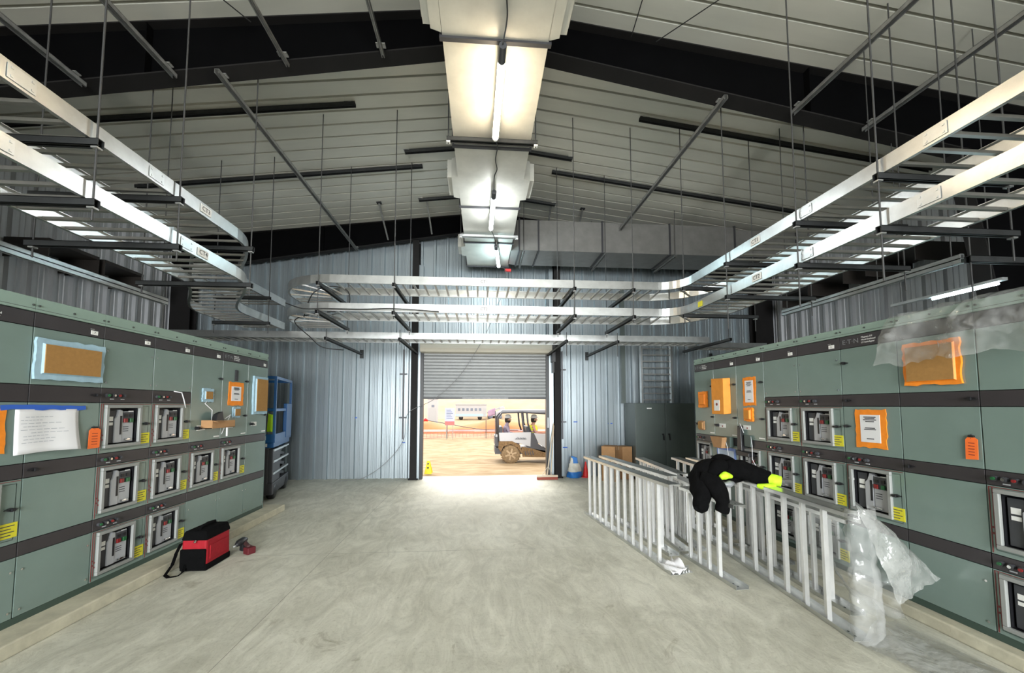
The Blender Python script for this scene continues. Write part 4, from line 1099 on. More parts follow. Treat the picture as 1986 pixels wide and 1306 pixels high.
# ------------------------------------------------------------------ tray lengths standing on edge on the floor, right
def edge_tray(label, x0, y0, x1, y1, height, n, side=-1, wrap=False):
    """x0,y0 = near end, x1,y1 = far end; rails lie flat, rungs stand upright"""
    dx, dy = x1-x0, y1-y0; L = sqrt(dx*dx+dy*dy)
    t = thing('tray_length', label, 'cable tray', (x0, y0, 0), atan2(dy, dx)-pi/2, 'tray lengths standing on edge on the floor')
    wd = 0.13
    for z, s in ((0.0, 1), (height-0.004, -1)):
        b = MB(); b.box(-wd/2, wd/2, 0, L, z, z+0.004)
        for xx in (-wd/2, wd/2-0.004):
            z0, z1 = (z, z+0.034) if s > 0 else (z-0.030, z+0.004)
            b.box(xx, xx+0.004, 0, L, z0, z1)
        r = b.build('side_rail', TRAY, t)
        sl = MB()
        for yy in (0.06, 0.12, L-0.12, L-0.06): sl.tube((0, yy, z-0.001 if s > 0 else z+0.004), (0, yy, z+0.006), 0.008, 8)
        sl.build('bolt_hole', SEAM, r)
    for k in range(n):
        y = 0.27+(L-0.40)*k/(n-1)
        b = MB(); b.box(side*0.022-0.018, side*0.022+0.018, y-0.014, y+0.014, 0.004, height-0.004); b.build('rung', RUNGF, t)
    if wrap:
        b = MB(); b.grid(lambda u, v: (-0.085+0.17*u, -0.04+0.26*v, 0.012+0.05*abs(sin(u*6+v*4))*(0.4+u)+(0.05 if u < 0.1 or u > 0.9 else 0)), 10, 10)
        b.build('paper_wrap', PAPER, t, solid=0.002)
    return t
edge_tray('tray length on edge nearest the open floor, white paper on its near foot', 1.955, 3.80, 1.70, 6.05, 0.885, 11, -1, True)
edge_tray('tray length on edge, second from the open floor side', 2.17, 4.27, 1.96, 6.10, 0.885, 9, 1)
edge_tray('long tray length on edge whose near end goes under the black jacket', 2.36, 4.40, 2.46, 5.85, 0.885, 8, -1)
edge_tray('lower tray length on edge ending just behind the black jacket', 2.55, 4.39, 2.66, 5.80, 0.75, 9, -1)
edge_tray('short tray length on edge under the front of the black jacket', 2.395, 3.46, 2.33, 4.32, 0.758, 4, -1)
edge_tray('longest tray length on edge, its near end wrapped in clear plastic', 2.72, 2.66, 2.98, 5.75, 0.895, 13, -1)
edge_tray('lower tray length on edge directly behind the plastic-wrapped one', 3.02, 2.98, 3.10, 4.6, 0.75, 8, 1)
edge_tray('tray length on edge closest to the right switchgear row', 3.26, 3.95, 3.22, 5.78, 0.885, 9, 1)
t = thing('splice_plate', 'pair of bolted splice plates lying by the papered foot of tray', 'bracket', (2.07, 3.86, 0), 0.25)
b = MB(); b.box(-0.07, 0.07, -0.03, 0.03, 0, 0.006); b.box(-0.07, 0.07, 0.024, 0.03, 0.006, 0.05); b.build('plate', TRAY, t)
for k in range(4):
    b = MB(); b.tube((-0.05+k*0.033, 0.0, 0.006), (-0.05+k*0.033, 0.0, 0.03), 0.008, 8); b.build('bolt', CHROME, t)

# ------------------------------------------------------------------ jacket
def lumpy(b, pts, radii, n=18, amp=0.018, seed=0, sub=5):
    P = [Vector(p) for p in pts]; out = []; rr = []
    for i in range(len(P)-1):
        p0, p1, p2, p3 = P[max(i-1, 0)], P[i], P[i+1], P[min(i+2, len(P)-1)]
        for k in range(sub):
            t = k/sub
            out.append(0.5*((2*p1) + (-p0+p2)*t + (2*p0-5*p1+4*p2-p3)*t*t + (-p0+3*p1-3*p2+p3)*t**3))
            rr.append(radii[i]*(1-t)+radii[i+1]*t)
    out.append(P[-1]); rr.append(radii[-1])
    o = len(b.v); b.path(out, rr, n)
    for i in range(o, len(b.v)):
        v = Vector(b.v[i]); q = mnoise.noise_vector(v*7+Vector((seed, 0, 0)))*amp + mnoise.noise_vector(v*17+Vector((seed, 3, 0)))*amp*0.6
        b.v[i] = tuple(v+q)
jk = thing('jacket', 'black work jacket with lime panels slung over the standing tray lengths', 'jacket', (2.5, 3.9, 0.885))
def J(pts): return [(x-2.5, y-3.9, z-0.885) for x, y, z in pts]
b = MB()
lumpy(b, J([(2.13, 3.60, 0.63), (2.15, 3.66, 0.72), (2.20, 3.76, 0.85), (2.32, 3.88, 0.965), (2.46, 3.95, 0.995), (2.60, 3.97, 1.005), (2.72, 3.95, 0.965), (2.80, 3.90, 0.93)]), [0.03, 0.075, 0.115, 0.125, 0.12, 0.135, 0.11, 0.04], 24, 0.045, 1)
b.build('body', CLOTHB, jk, sub=1)
b = MB()
lumpy(b, J([(2.20, 3.74, 0.98), (2.26, 3.68, 0.94), (2.30, 3.62, 0.84), (2.31, 3.58, 0.74), (2.29, 3.56, 0.655)]), [0.05, 0.085, 0.075, 0.06, 0.05], 16, 0.03, 5)
b.build('sleeve', CLOTHB, jk, sub=1)
b = MB()
lumpy(b, J([(2.50, 3.84, 1.03), (2.62, 3.80, 1.035), (2.74, 3.75, 0.99), (2.82, 3.70, 0.965), (2.87, 3.66, 0.95)]), [0.05, 0.095, 0.095, 0.08, 0.062], 16, 0.03, 8)
b.build('sleeve', CLOTHB, jk, sub=1)
b = MB()
lumpy(b, J([(2.28, 3.80, 1.01), (2.40, 3.82, 1.03), (2.52, 3.84, 1.04)]), [0.03, 0.09, 0.05], 16, 0.03, 12)
b.build('hood', CLOTHB, jk, sub=1)
b = MB()
lumpy(b, J([(2.835, 3.68, 0.95), (2.88, 3.64, 0.942), (2.93, 3.60, 0.935)]), [0.062, 0.063, 0.05], 14, 0.008, 9)
b.build('lime_cuff', HIVIS, jk, sub=1)
b = MB()
lumpy(b, J([(2.36, 3.70, 0.965), (2.42, 3.70, 0.985), (2.50, 3.72, 0.975)]), [0.02, 0.045, 0.02], 12, 0.008, 3)
b.build('lime_panel', HIVIS, jk, sub=1)
b = MB()
lumpy(b, J([(2.71, 3.66, 0.90), (2.78, 3.60, 0.885), (2.86, 3.60, 0.90)]), [0.018, 0.04, 0.02], 12, 0.008, 4)
b.build('lime_hem', HIVIS, jk, sub=1)
b = MB()
lumpy(b, J([(2.40, 3.70, 0.90), (2.46, 3.70, 0.905), (2.53, 3.74, 0.90)]), [0.015, 0.04, 0.015], 12, 0.006, 6)
b.build('grey_lining', MGREY, jk, sub=1)

# ------------------------------------------------------------------ clear plastic
def crinkle(v, a, f=6, s=0):
    """soft swells plus sharp creases"""
    v = Vector(v); q = v*f*1.7+Vector((s, 2*s, 1))
    r = Vector((abs(mnoise.noise(q)), abs(mnoise.noise(q+Vector((9, 0, 0)))), abs(mnoise.noise(q+Vector((0, 9, 0))))))-Vector((0.2, 0.2, 0.2))
    return mnoise.noise_vector(v*f+Vector((s, s, 0)))*a*0.7 - r*a*1.5 + mnoise.noise_vector(v*f*3.1+Vector((0, s, 0)))*a*0.25
pl = thing('plastic_sheet', 'clear crumpled plastic sheet hanging over the top edge of right switchgear', 'plastic sheet', (3.45, 2.5, 2.42))
def drape(u, v):
    y = 2.98 - u*1.25; ln = 0.40 + 0.02*sin(u*9)
    s = v*(ln+0.35)
    if s < 0.35: p = Vector((3.50+0.40-s, y, 2.440+0.012*sin(u*20+s*9)))
    else:
        d = s-0.35; p = Vector((3.47-0.05*min(1, d*6)-0.03*sin(u*15+d*4)-0.02, y+0.20*d*(1-u), 2.43-d))
    c = crinkle(p, 0.034, 5, 2); c.x = -abs(c.x) if s > 0.35 else c.x
    if s < 0.35: c.z = abs(c.z)
    p += c
    return (p.x-3.45, p.y-2.5, p.z-2.42)
b = MB(); b.grid(drape, 60, 44); b.build('sheet', FILM, pl)
pw = thing('plastic_sheet', 'clear plastic sheet wrapped on the near tray end and trailing on the floor', 'plastic sheet', (2.75, 2.62, 0.0))
def loc_(p): return (p[0]-2.75, p[1]-2.62, p[2])
def hang(u, v):
    a = -0.5 + u*4.2; w = 0.10+0.02*v
    p = Vector((2.735 + w*cos(a)*1.0+0.01, 2.66 - w*0.55*sin(a) - 0.02*v, 0.935 - 0.92*v))
    p += crinkle(p, 0.022, 7, 1)
    return loc_(p)
b = MB(); b.grid(hang, 26, 30); b.build('hanging_wrap', FILM, pw)
def flap(u, v):
    P0, P1, P2, P3 = Vector((2.73, 2.66, 0.95)), Vector((2.86, 2.80, 0.95)), Vector((3.43, 2.72, 0.39)), Vector((2.86, 2.54, 0.34))
    p = P0.lerp(P1, u).lerp(P3.lerp(P2, u), v)
    p += Vector((0.02, -0.08, 0.02))*sin(v*pi)*sin(u*pi) + crinkle(p, 0.018, 5, 4)
    if v > 0.80: p += Vector((0.02, 0.0, -0.03))*(v-0.80)*5*(1-u)
    return loc_(p)
b = MB(); b.grid(flap, 22, 26); b.build('flap', FILM2, pw)
def trail(u, v):
    A, B, C, D = Vector((2.64, 2.62, 0)), Vector((3.20, 2.86, 0)), Vector((3.37, 1.75, 0)), Vector((2.86, 1.75, 0))
    p = A.lerp(B, u).lerp(D.lerp(C, u), v)
    n = mnoise.noise(Vector((p.x*5, p.y*2.2, 3)))*0.5+0.5
    p.z = 0.006 + 0.09*n*n*(1-0.4*v) + 0.05*max(0, 0.25-v)*4*(sin(u*pi)**2)
    return loc_(p)
b = MB(); b.grid(trail, 30, 36); b.build('floor_trail', FILM2, pw)
pc = thing('plastic_sheet', 'crumpled clear plastic bunched between the tray lengths and right switchgear', 'plastic sheet', (3.2, 3.3, 0))
def bunch(u, v):
    p = Vector((3.21+0.05*sin(u*7), 3.75-u*0.95, 0.03+0.72*v*(0.75+0.25*sin(u*5+1))))
    p.x += 0.07*sin(v*6+u*3)
    p += crinkle(p, 0.05, 4.5, 7)
    p.x = max(3.14, min(3.34, p.x)); p.z = max(0.008, p.z)
    return (p.x-3.2, p.y-3.3, p.z)
b = MB(); b.grid(bunch, 34, 26); b.build('sheet', FILM, pc)

# ------------------------------------------------------------------ tool bag and tool on the left
tb = thing('tool_bag', 'red and black soft tool bag with a shoulder strap beside the left row', 'bag', (-2.885, 4.43, 0), 0.0)
b = MB(); b.hexa([(-0.125, -0.19, 0.05), (0.125, -0.19, 0.05), (0.125, 0.19, 0.05), (-0.125, 0.19, 0.05), (-0.12, -0.185, 0.31), (0.12, -0.185, 0.31), (0.12, 0.185, 0.31), (-0.12, 0.185, 0.31)])
b.build('side_panels', REDC, tb, bevel=0.02)
b = MB(); b.box(-0.13, 0.13, -0.195, 0.195, 0.0, 0.07); b.build('base', CLOTHB, tb, bevel=0.015)
b = MB(); b.box(-0.128, 0.118, -0.202, -0.170, 0.03, 0.22); b.build('end_pocket', CLOTHB, tb, bevel=0.012)
b = MB(); b.hexa([(-0.13, -0.195, 0.30), (0.13, -0.195, 0.30), (0.13, 0.195, 0.30), (-0.13, 0.195, 0.30), (-0.11, -0.175, 0.395), (0.11, -0.175, 0.395), (0.11, 0.175, 0.395), (-0.11, 0.175, 0.395)])
b.build('lid', CLOTHB, tb, bevel=0.02)
b = MB(); b.path([(0, -0.12, 0.39), (0.01, -0.10, 0.42), (0.01, 0, 0.43), (0.01, 0.10, 0.42), (0, 0.12, 0.39)], 0.014, 8); b.build('handle', CLOTHB, tb)
b = MB(); b.box(0.123, 0.131, -0.14, 0.14, 0.10, 0.24); b.build('side_pocket', REDC, tb, bevel=0.006)
b = MB(); b.box(-0.135, -0.125, -0.15, 0.15, 0.1, 0.25); b.build('side_pocket', CLOTHB, tb, bevel=0.004)
b = MB(); b.tube((0.02, -0.212, 0.285), (0.02, -0.195, 0.305), 0.012, 8); b.build('strap_ring', CHROME, tb)
def ribbon(pts, w, axis): 
    b = MB(); P = [Vector(p) for p in pts]; a = Vector(axis)*w/2
    for p, q in zip(P[:-1], P[1:]): b.add([p-a, p+a, q+a, q-a], [(0, 1, 2, 3)])
    return b
ribbon([(-0.12, -0.19, 0.28), (-0.15, -0.215, 0.18), (-0.165, -0.24, 0.08), (-0.18, -0.30, 0.012), (-0.13, -0.33, 0.006), (-0.06, -0.30, 0.006), (-0.05, -0.25, 0.02), (-0.06, -0.205, 0.08)], 0.035, (0.3, 0.95, 0)).build('shoulder_strap', CLOTHB, tb, solid=0.004)
tl = thing('cordless_tool', 'small dark red cordless tool lying on the floor beside the tool bag', 'tool', (-2.66, 4.74, 0), -0.5)
b = MB(); b.hexa([(0.03, -0.05, 0), (0.12, -0.05, 0), (0.12, 0.04, 0), (0.03, 0.04, 0), (0.03, -0.05, 0.075), (0.12, -0.05, 0.075), (0.12, 0.04, 0.075), (0.03, 0.04, 0.075)]); b.build('battery', mat('dark_red_plastic', (0.10, 0.01, 0.015), 0.5), tl, bevel=0.008)
b = MB(); b.path([(0.07, 0, 0.06), (0.0, 0.02, 0.07), (-0.06, 0.03, 0.085), (-0.10, 0.03, 0.10)], [0.03, 0.022, 0.024, 0.035], 10); b.build('grip', TOOLD, tl)
b = MB(); b.path([(-0.14, 0.09, 0.10), (-0.10, 0.03, 0.11), (-0.06, -0.04, 0.11), (-0.03, -0.09, 0.10)], [0.02, 0.04, 0.038, 0.018], 10); b.build('motor_housing', BLACK, tl)
b = MB(); b.path([(-0.03, -0.09, 0.10), (-0.01, -0.13, 0.10)], [0.012, 0.008], 8); b.build('chuck', GALVB, tl)
b = MB(); b.box(-0.12, -0.06, 0.0, 0.05, 0.0, 0.08); b.build('second_battery', BLACK, tl, bevel=0.006)

# ------------------------------------------------------------------ by the far wall
cb_ = thing('electrical_cabinet', 'dark green two-door electrical cabinet against the far wall at right', 'cabinet', (3.52, 8.55, 0))
CW = 1.40
b = MB(); b.box(0, CW, 0.02, 0.64, 0.06, 1.74); b.build('body', CABI, cb_, bevel=0.006)
b = MB(); b.box(0.02, CW-0.02, 0.05, 0.60, 0.0, 0.06); b.build('plinth', BLACK, cb_)
for i in range(2):
    x0 = 0.006 + i*CW/2; x1 = CW/2 - 0.006 + i*CW/2
    b = MB(); b.box(x0, x1, 0, 0.022, 0.08, 1.725); d = b.build('door', CABI, cb_, bevel=0.006)
    hx = CW/2 - 0.07 if i == 0 else CW/2 + 0.07
    b = MB(); b.tube((hx, -0.03, 1.03), (hx, 0, 1.03), 0.018, 8); b.bar((hx, -0.03, 1.05), (hx+0.015, -0.03, 0.90), 0.03, 0.018, (0, 1, 0)); b.build('handle', BLACK, d)
    if i == 0:
        b = MB(); b.box(0.27, 0.38, -0.004, 0, 1.605, 1.63); b.build('name_plate', WHITE, d)
        for z in (0.3, 0.95, 1.45):
            b = MB(); b.tube((0.0, 0.0, z-0.05), (0.0, 0.0, z+0.05), 0.010, 8); b.build('hinge', CABI, d)
wl = thing('tray_drop', 'ladder tray standing upright on the far wall above the dark green cabinet', 'cable tray', (3.88, 9.02, 1.745))
for x in (0.0, 0.74):
    b = MB(); b.box(x-0.022, x+0.022, -0.05, 0.05, 0, 1.42); b.build('side_rail', TRAY, wl)
for k in range(9):
    b = MB(); b.box(0.022, 0.718, -0.014, 0.014, 0.06+k*0.155, 0.085+k*0.155); b.build('rung', RUNG_SHADED, wl)
t = thing('wall_conduit', 'flat dark conduit on the far wall left of the dark green cabinet', 'conduit', (3.47, 9.14, 1.74))
b = MB(); b.box(-0.045, 0.045, -0.05, 0.05, 0, 3.0); b.build('channel', CABI, t)
for i, (x, dx) in enumerate(((3.03, 0.0), (3.50, 0.0))):
    pass
def carton(x0, x1, y0, y1, h, label, rz=0.0):
    t = thing('cardboard_box', label, 'box', ((x0+x1)/2, (y0+y1)/2, 0), rz, 'cardboard boxes by the far wall')
    w, d = (x1-x0)/2, (y1-y0)/2
    b = MB(); b.box(-w, w, -d, d, 0, h); b.build('carton', CARD, t, bevel=0.006)
    b = MB(); b.box(-w-0.001, w+0.001, -0.03, 0.03, h-0.08, h+0.0015); b.build('packing_tape', mat('packing_tape', (0.5, 0.34, 0.2), 0.4), t)
    for s_ in (-1, 1):
        b = MB(); b.hexa([(-w, s_*0.004 if s_ > 0 else -d, h), (w, s_*0.004 if s_ > 0 else -d, h), (w, d if s_ > 0 else -0.004, h), (-w, d if s_ > 0 else -0.004, h),
                          (-w, s_*0.004 if s_ > 0 else -d, h+0.004), (w, s_*0.004 if s_ > 0 else -d, h+0.004), (w, d if s_ > 0 else -0.004, h+0.004), (-w, d if s_ > 0 else -0.004, h+0.004)]); b.build('flap', CARD, t)
carton(2.80, 3.10, 8.50, 8.82, 0.765, 'cardboard box by the far wall, the left one', -0.55)
carton(3.20, 3.47, 8.70, 9.0, 0.735, 'cardboard box by the far wall, the right one beside cabinet', 0.30)

sk = thing('sack', 'blue and white plastic sack slumped against the far wall right of the door', 'sack', (2.22, 9.05, 0))
def sackfn(z0, z1, m, nm, r0, r1, top=False, seed=0):
    b = MB(); n = 22; rows = 12; vs = []; fs = []
    for j in range(rows+1):
        v = j/rows; z = z0+(z1-z0)*v; r = r0+(r1-r0)*v
        for k in range(n):
            a = 2*pi*k/n; q = 1+0.14*sin(3*a+v*2+seed)+0.06*sin(7*a+v*5)
            x, y = r*1.15*cos(a)*q, r*0.8*sin(a)*q
            p = Vector((x, y, z)); p += mnoise.noise_vector(p*9+Vector((seed, 0, 0)))*0.012
            p.z = max(0, p.z); vs.append(p)
    for j in range(rows):
        for k in range(n): fs.append((j*n+k, j*n+(k+1) % n, (j+1)*n+(k+1) % n, (j+1)*n+k))
    fs.append(tuple(range(n))[::-1]); fs.append(tuple(rows*n+k for k in range(n)))
    b.add(vs, fs, True); return b.build(nm, m, sk)
sackfn(0.0, 0.14, SACKB, 'blue_base', 0.135, 0.145)
sackfn(0.135, 0.33, SACKW, 'white_middle', 0.143, 0.10, seed=1)
b = MB(); b.hexa([(-0.11, -0.05, 0.31), (0.09, -0.06, 0.31), (0.09, 0.05, 0.31), (-0.11, 0.05, 0.31), (-0.06, -0.02, 0.50), (0.07, -0.02, 0.46), (0.07, 0.01, 0.46), (-0.06, 0.01, 0.50)]); b.build('blue_neck', SACKB, sk, bevel=0.01)
b = MB(); b.hexa([(-0.11, -0.058, 0.30), (-0.03, -0.062, 0.30), (-0.02, 0.0, 0.30), (-0.11, 0.05, 0.30), (-0.075, -0.026, 0.47), (-0.035, -0.03, 0.44), (-0.04, 0.0, 0.44), (-0.08, 0.012, 0.48)]); b.build('white_fold', SACKW, sk)
def cone(x, y, h, m, label, name='traffic_cone', r=0.07):
    t = thing(name, label, 'cone', (x, y, 0 if y < 9.3 else -0.03))
    b = MB(); b.lathe([(r*1.0, 0.015), (r*0.98, 0.03), (r*0.25, h*0.96), (r*0.2, h)], (0, 0, 0), 20); b.build('cone', m, t)
    b = MB(); b.box(-r*1.35, r*1.35, -r*1.35, r*1.35, 0, 0.018); b.build('base', m, t, bevel=0.004)
    return t
cone(2.50, 9.06, 0.36, CONER, 'red traffic cone beside the blue and white sack')
# yellow folding caution board outside the door
t = thing('caution_board', 'bright yellow folding caution board standing just outside the door, left side', 'sign', (-1.30, 10.15, -0.05))
for s_ in (-1, 1):
    b = MB(); b.hexa([(-0.09, s_*0.11-0.008, 0), (0.10, s_*0.11-0.008, 0), (0.10, s_*0.11+0.008, 0), (-0.09, s_*0.11+0.008, 0), (-0.035, -0.006+s_*0.012, 0.32), (0.035, -0.006+s_*0.012, 0.32), (0.035, 0.006+s_*0.012, 0.32), (-0.035, 0.006+s_*0.012, 0.32)]); b.build('panel', CONEY, t)
for z, w in ((0.14, 0.02), (0.24, 0.014)):
    b = MB(); b.box(-w, w, -0.12+0.0, -0.06 if z < 0.2 else -0.03, z, z+0.03); b.build('print_mark', INK, t)

def broom(x, y, tx, ty, tz, label, head_w, hm, bm):
    t = thing('push_broom', label, 'broom', (x, y, 0))
    b = MB(); b.hexa([(-head_w, -0.045, 0.055), (head_w, -0.045, 0.055), (head_w, 0.045, 0.055), (-head_w, 0.045, 0.055), (-head_w, -0.03, 0.095), (head_w, -0.03, 0.095), (head_w, 0.03, 0.095), (-head_w, 0.03, 0.095)]); b.build('head', hm, t)
    b = MB(); b.hexa([(-head_w*0.99, -0.055, 0), (head_w*0.99, -0.055, 0), (head_w*0.99, 0.055, 0), (-head_w*0.99, 0.055, 0), (-head_w*0.98, -0.04, 0.056), (head_w*0.98, -0.04, 0.056), (head_w*0.98, 0.04, 0.056), (-head_w*0.98, 0.04, 0.056)]); b.build('bristles', bm, t)
    top = Vector((tx-x, ty-y, tz)); b = MB(); b.tube((0, 0, 0.09), top, 0.013, 10); b.build('handle', WOOD, t)
    m_ = top*0.16
    for s_ in (-1, 1):
        b = MB(); b.tube((s_*head_w*0.5, 0, 0.09), (m_.x, m_.y, m_.z+0.09), 0.005, 6); b.build('brace', GALV, t)
broom(1.55, 8.86, 1.74, 9.06, 1.26, 'push broom with a reddish head leaning by the right door post', 0.24, WOOD, BRIST)
t = thing('floor_squeegee', 'pale pole leaning on the right door post behind the push broom', 'pole', (1.66, 8.99, 0))
b = MB(); b.box(-0.15, 0.15, -0.02, 0.02, 0.03, 0.06); b.build('head', GALVB, t)
b = MB(); b.box(-0.15, 0.15, -0.005, 0.005, 0.0, 0.035); b.build('blade', BLACK, t)
b = MB(); b.tube((0, 0, 0.05), (0.075, 0.0, 1.22), 0.012, 10); b.build('pole', WOOD, t)

# blue tape marks on the far wall
for x, z, m, lab in ((-2.88, 1.40, BLUE2, 'blue tape mark on far wall left of the door, farther left of the upper pair'),
                     (-1.72, 1.40, BLUE2, 'blue tape mark on far wall left of the door, close to the black post'),
                     (-1.75, 0.82, BLUE2, 'blue tape mark low on the far wall left of the door'),
                     (2.30, 1.29, BLUE2, 'blue tape mark on far wall right of the door, higher left of three'),
                     (3.16, 1.25, BLUE2, 'blue tape mark on far wall right of the door, higher right of three'),
                     (2.05, 0.68, BLUE2, 'blue tape mark low on the far wall just above the sack')):
    b = MB(); b.box(-0.055, 0.055, -0.0372, -0.0345, -0.011, 0.011); one(b, 'tape_mark', m, lab, 'tape', 'blue tape marks on the far wall', loc=(x, YF, z))
for x, z0, z1, zs, lab in ((1.99, 0.88, 3.0, (2.55, 1.29), 'thin grey vertical strip on far wall right of the door'),
                           (-1.78, 0.9, 3.0, (2.42, 1.40), 'thin grey vertical strip on far wall left of the door')):
    t = thing('wall_strip', lab, 'rod', (x, YF-0.045, 0))  # narrow dark grey strip with two short cross pieces
    b = MB(); b.box(-0.016, 0.016, -0.012, 0.008, z0, z1); b.build('rod', mat('strip_grey', (0.12, 0.12, 0.13), 0.6), t)
    for z in zs:
        b = MB(); b.box(-0.09, 0.09, -0.016, 0.008, z-0.016, z+0.016); b.build('clip', MATS['strip_grey'], t)

# ------------------------------------------------------------------ blue scissor lift behind the left row
sl = thing('scissor_lift', 'blue scissor lift with black folded base parked behind the left switchgear row', 'lift', (-4.26, 7.04, 0), 0.26)
W2 = 0.64; LL = 1.35
b = MB(); b.hexa([(-W2, 0, 0.10), (W2, 0, 0.10), (W2, LL, 0.10), (-W2, LL, 0.10), (-W2, 0, 0.30), (W2, 0, 0.30), (W2, LL, 0.30), (-W2, LL, 0.30)]); b.build('chassis', UTVD, sl, bevel=0.01)
for x in (-W2+0.06, W2-0.06):
    for y in (0.22, LL-0.22):
        b = MB(); b.lathe([(0.04, -0.06), (0.12, -0.06), (0.13, -0.04), (0.13, 0.04), (0.12, 0.06), (0.04, 0.06)], (x, y, 0.13), 18, 'x'); b.build('wheel', BLACK, sl)
for k in range(3):
    z0, z1 = 0.32+k*0.19, 0.32+k*0.19+0.17
    for x in (-W2+0.08, W2-0.08):
        for a, c in ((z0, z1), (z1, z0)):
            b = MB(); b.bar((x, 0.12, a), (x, LL-0.12, c), 0.04, 0.06); b.build('scissor_arm', BLACK, sl)
for k, z in enumerate((0.45, 0.66, 0.86)):
    b = MB(); b.box(W2-0.05, W2+0.005, 0.06, LL-0.06, z, z+0.035); b.build('step', GALVB, sl)
b = MB(); b.box(W2-0.10, W2-0.01, 0.02, LL*0.45, 0.30, 0.90); b.build('battery_door', UTVD, sl, bevel=0.01)
b = MB(); b.box(-W2, W2-0.08, 0.0, 0.03, 0.28, 0.92); b.build('end_cover', UTVD, sl, bevel=0.01)
b = MB(); b.box(-W2, W2, 0, LL, 0.93, 1.02); b.build('platform', LIFTB, sl, bevel=0.008)
b = MB(); b.box(W2-0.02, W2+0.02, 0.0, LL, 1.02, 1.17); b.box(-W2-0.02, -W2+0.02, 0.0, LL, 1.02, 1.17); b.box(-W2, W2, -0.02, 0.02, 1.02, 1.17); b.build('toe_board', LIFTB, sl)
b = MB()
for z in (1.60, 2.18):
    b.bar((-W2, 0, z), (W2, 0, z), 0.035, 0.05); b.bar((W2, 0, z), (W2, LL, z), 0.035, 0.05); b.bar((-W2, 0, z), (-W2, LL, z), 0.035, 0.05); b.bar((-W2, LL, z), (W2, LL, z), 0.035, 0.05)
for x, y in ((-W2, 0), (W2, 0), (W2, LL), (-W2, LL), (0.0, 0)):
    b.bar((x, y, 1.02), (x, y, 2.2), 0.04, 0.04, (0, 1, 0))
b.build('guard_rail', LIFTB, sl)
b = MB(); b.box(W2-0.03, W2+0.03, LL*0.62, LL, 1.05, 1.72); b.build('gate_panel', LIFTB, sl, bevel=0.01)
for z in (1.07, 0.955):
    b = MB(); b.box(-0.02+W2-0.28, W2-0.12, -0.026, -0.02, z, z+0.07) if z > 1 else b.box(W2-0.28, W2-0.10, -0.006, -0.001, z-0.01, z+0.05); b.build('decal', WHITE, sl)
vs_ = thing('safety_vest', 'lime hi-vis vest hung on the rail of the blue lift', 'vest', (-3.80, 7.09, 1.20), 0.26)
def vest(u, v): return (-0.22+0.40*u, -0.06-0.03*sin(u*7)*(1-v), 0.02+0.36*v*(1-0.35*abs(u-0.5)) )
b = MB(); b.grid(vest, 14, 10); b.build('cloth', HIVIS, vs_, solid=0.012)
for u in (0.45, 0.72):
    b = MB(); b.grid(lambda a, v: (lambda q: (q[0], q[1]-0.009, q[2]))(vest(u+0.06*a+0.05*v, v)), 2, 8); b.build('dark_stripe', UTVD, vs_, solid=0.004)

# ------------------------------------------------------------------ outdoors beyond the door
def gz(y):
    if y < 9.43: return 0.0
    if y < 14: return -0.03-0.35*(y-9.43)/4.57
    return -0.38
def gfn(u, v):
    y = 9.43 + 52*v*v; x = -22*(0.35+v) + 44*(0.35+v)*u
    n = 0.05*mnoise.noise(Vector((x*0.9, y*1.2, 0)))+0.02*mnoise.noise(Vector((x*4, y*4, 2)))
    return (x, y, gz(y)+(n if y > 10 else n*0.2))
b = MB(); b.grid(gfn, 70, 90); o = b.build('ground_outside', GROUND); struct(o)
def hill(u, v):
    x = -70+140*u; y = 60+20*v
    return (x, y, -0.5+ (4.6+0.9*sin(x*0.11+1)+0.6*mnoise.noise(Vector((x*0.2, 0, 0))))*sin(v*pi/2))
b = MB(); b.grid(hill, 60, 8); o = b.build('hillside', HILLM); struct(o)
def berm(u, v):
    x = -14+30*u; a = v*pi
    h = 0.65+0.2*sin(x*0.9)+0.2*mnoise.noise(Vector((x*0.6, 1, 0)))
    return (x, 31-1.8*cos(a), -0.45+h*sin(a)*1.25+0.08*mnoise.noise(Vector((x*3, v*6, 0))))
b = MB(); b.grid(berm, 60, 12); o = one(b, 'earth_berm', BERM, 'long low bank of orange earth outside behind the pink net fence', 'earth')

fence = thing('net_fence', 'pinkish orange safety net fence on thin dark posts outside', 'fence', (0, 25, -0.38))
def net(u, v):
    x = -7+16*u; return (x, 0.03*sin(x*2), 0.05+0.52*v+0.05*sin(x*1.3))
b = MB()
for k in range(6):
    z = 0.06+k*0.09
    b.path([(-7+16*i/30, 0.03*sin(i), z+0.04*sin(i*0.7)) for i in range(31)], 0.016, 4)
for i in range(70):
    x = -7+16*i/70; b.bar((x, 0, 0.05), (x, 0, 0.54), 0.016, 0.01, (0, 1, 0))
b.build('net', PINK, fence)
b = MB(); b.box(-7, 9, -0.012, -0.008, 0.42, 0.56); b.build('top_tape', mat('pink_tape', (0.9, 0.55, 0.55), 0.7), fence)
for x in (-6.2, -2.05, 0.42, 3.4, 7):
    b = MB(); b.tube((x, -0.05, 0), (x, -0.05, 1.18), 0.02, 8); b.build('post', UTVD, fence)
cord([(-3.42, 24.9, 0.78), (-2.05, 24.9, 0.55), (-0.6, 24.9, 0.28), (0.42, 24.9, 0.17), (2.5, 24.9, 0.12)], 0.022, UTVD, 'dark rope sagging across the net fence outside')
b = MB(); b.path([(-3.55, 24.88, 0.75), (-3.4, 24.86, 0.82), (-3.25, 24.88, 0.74)], [0.06, 0.11, 0.05], 8); one(b, 'red_flagging', CONER, 'knot of red flagging at the left end of the rope outside', 'flagging')

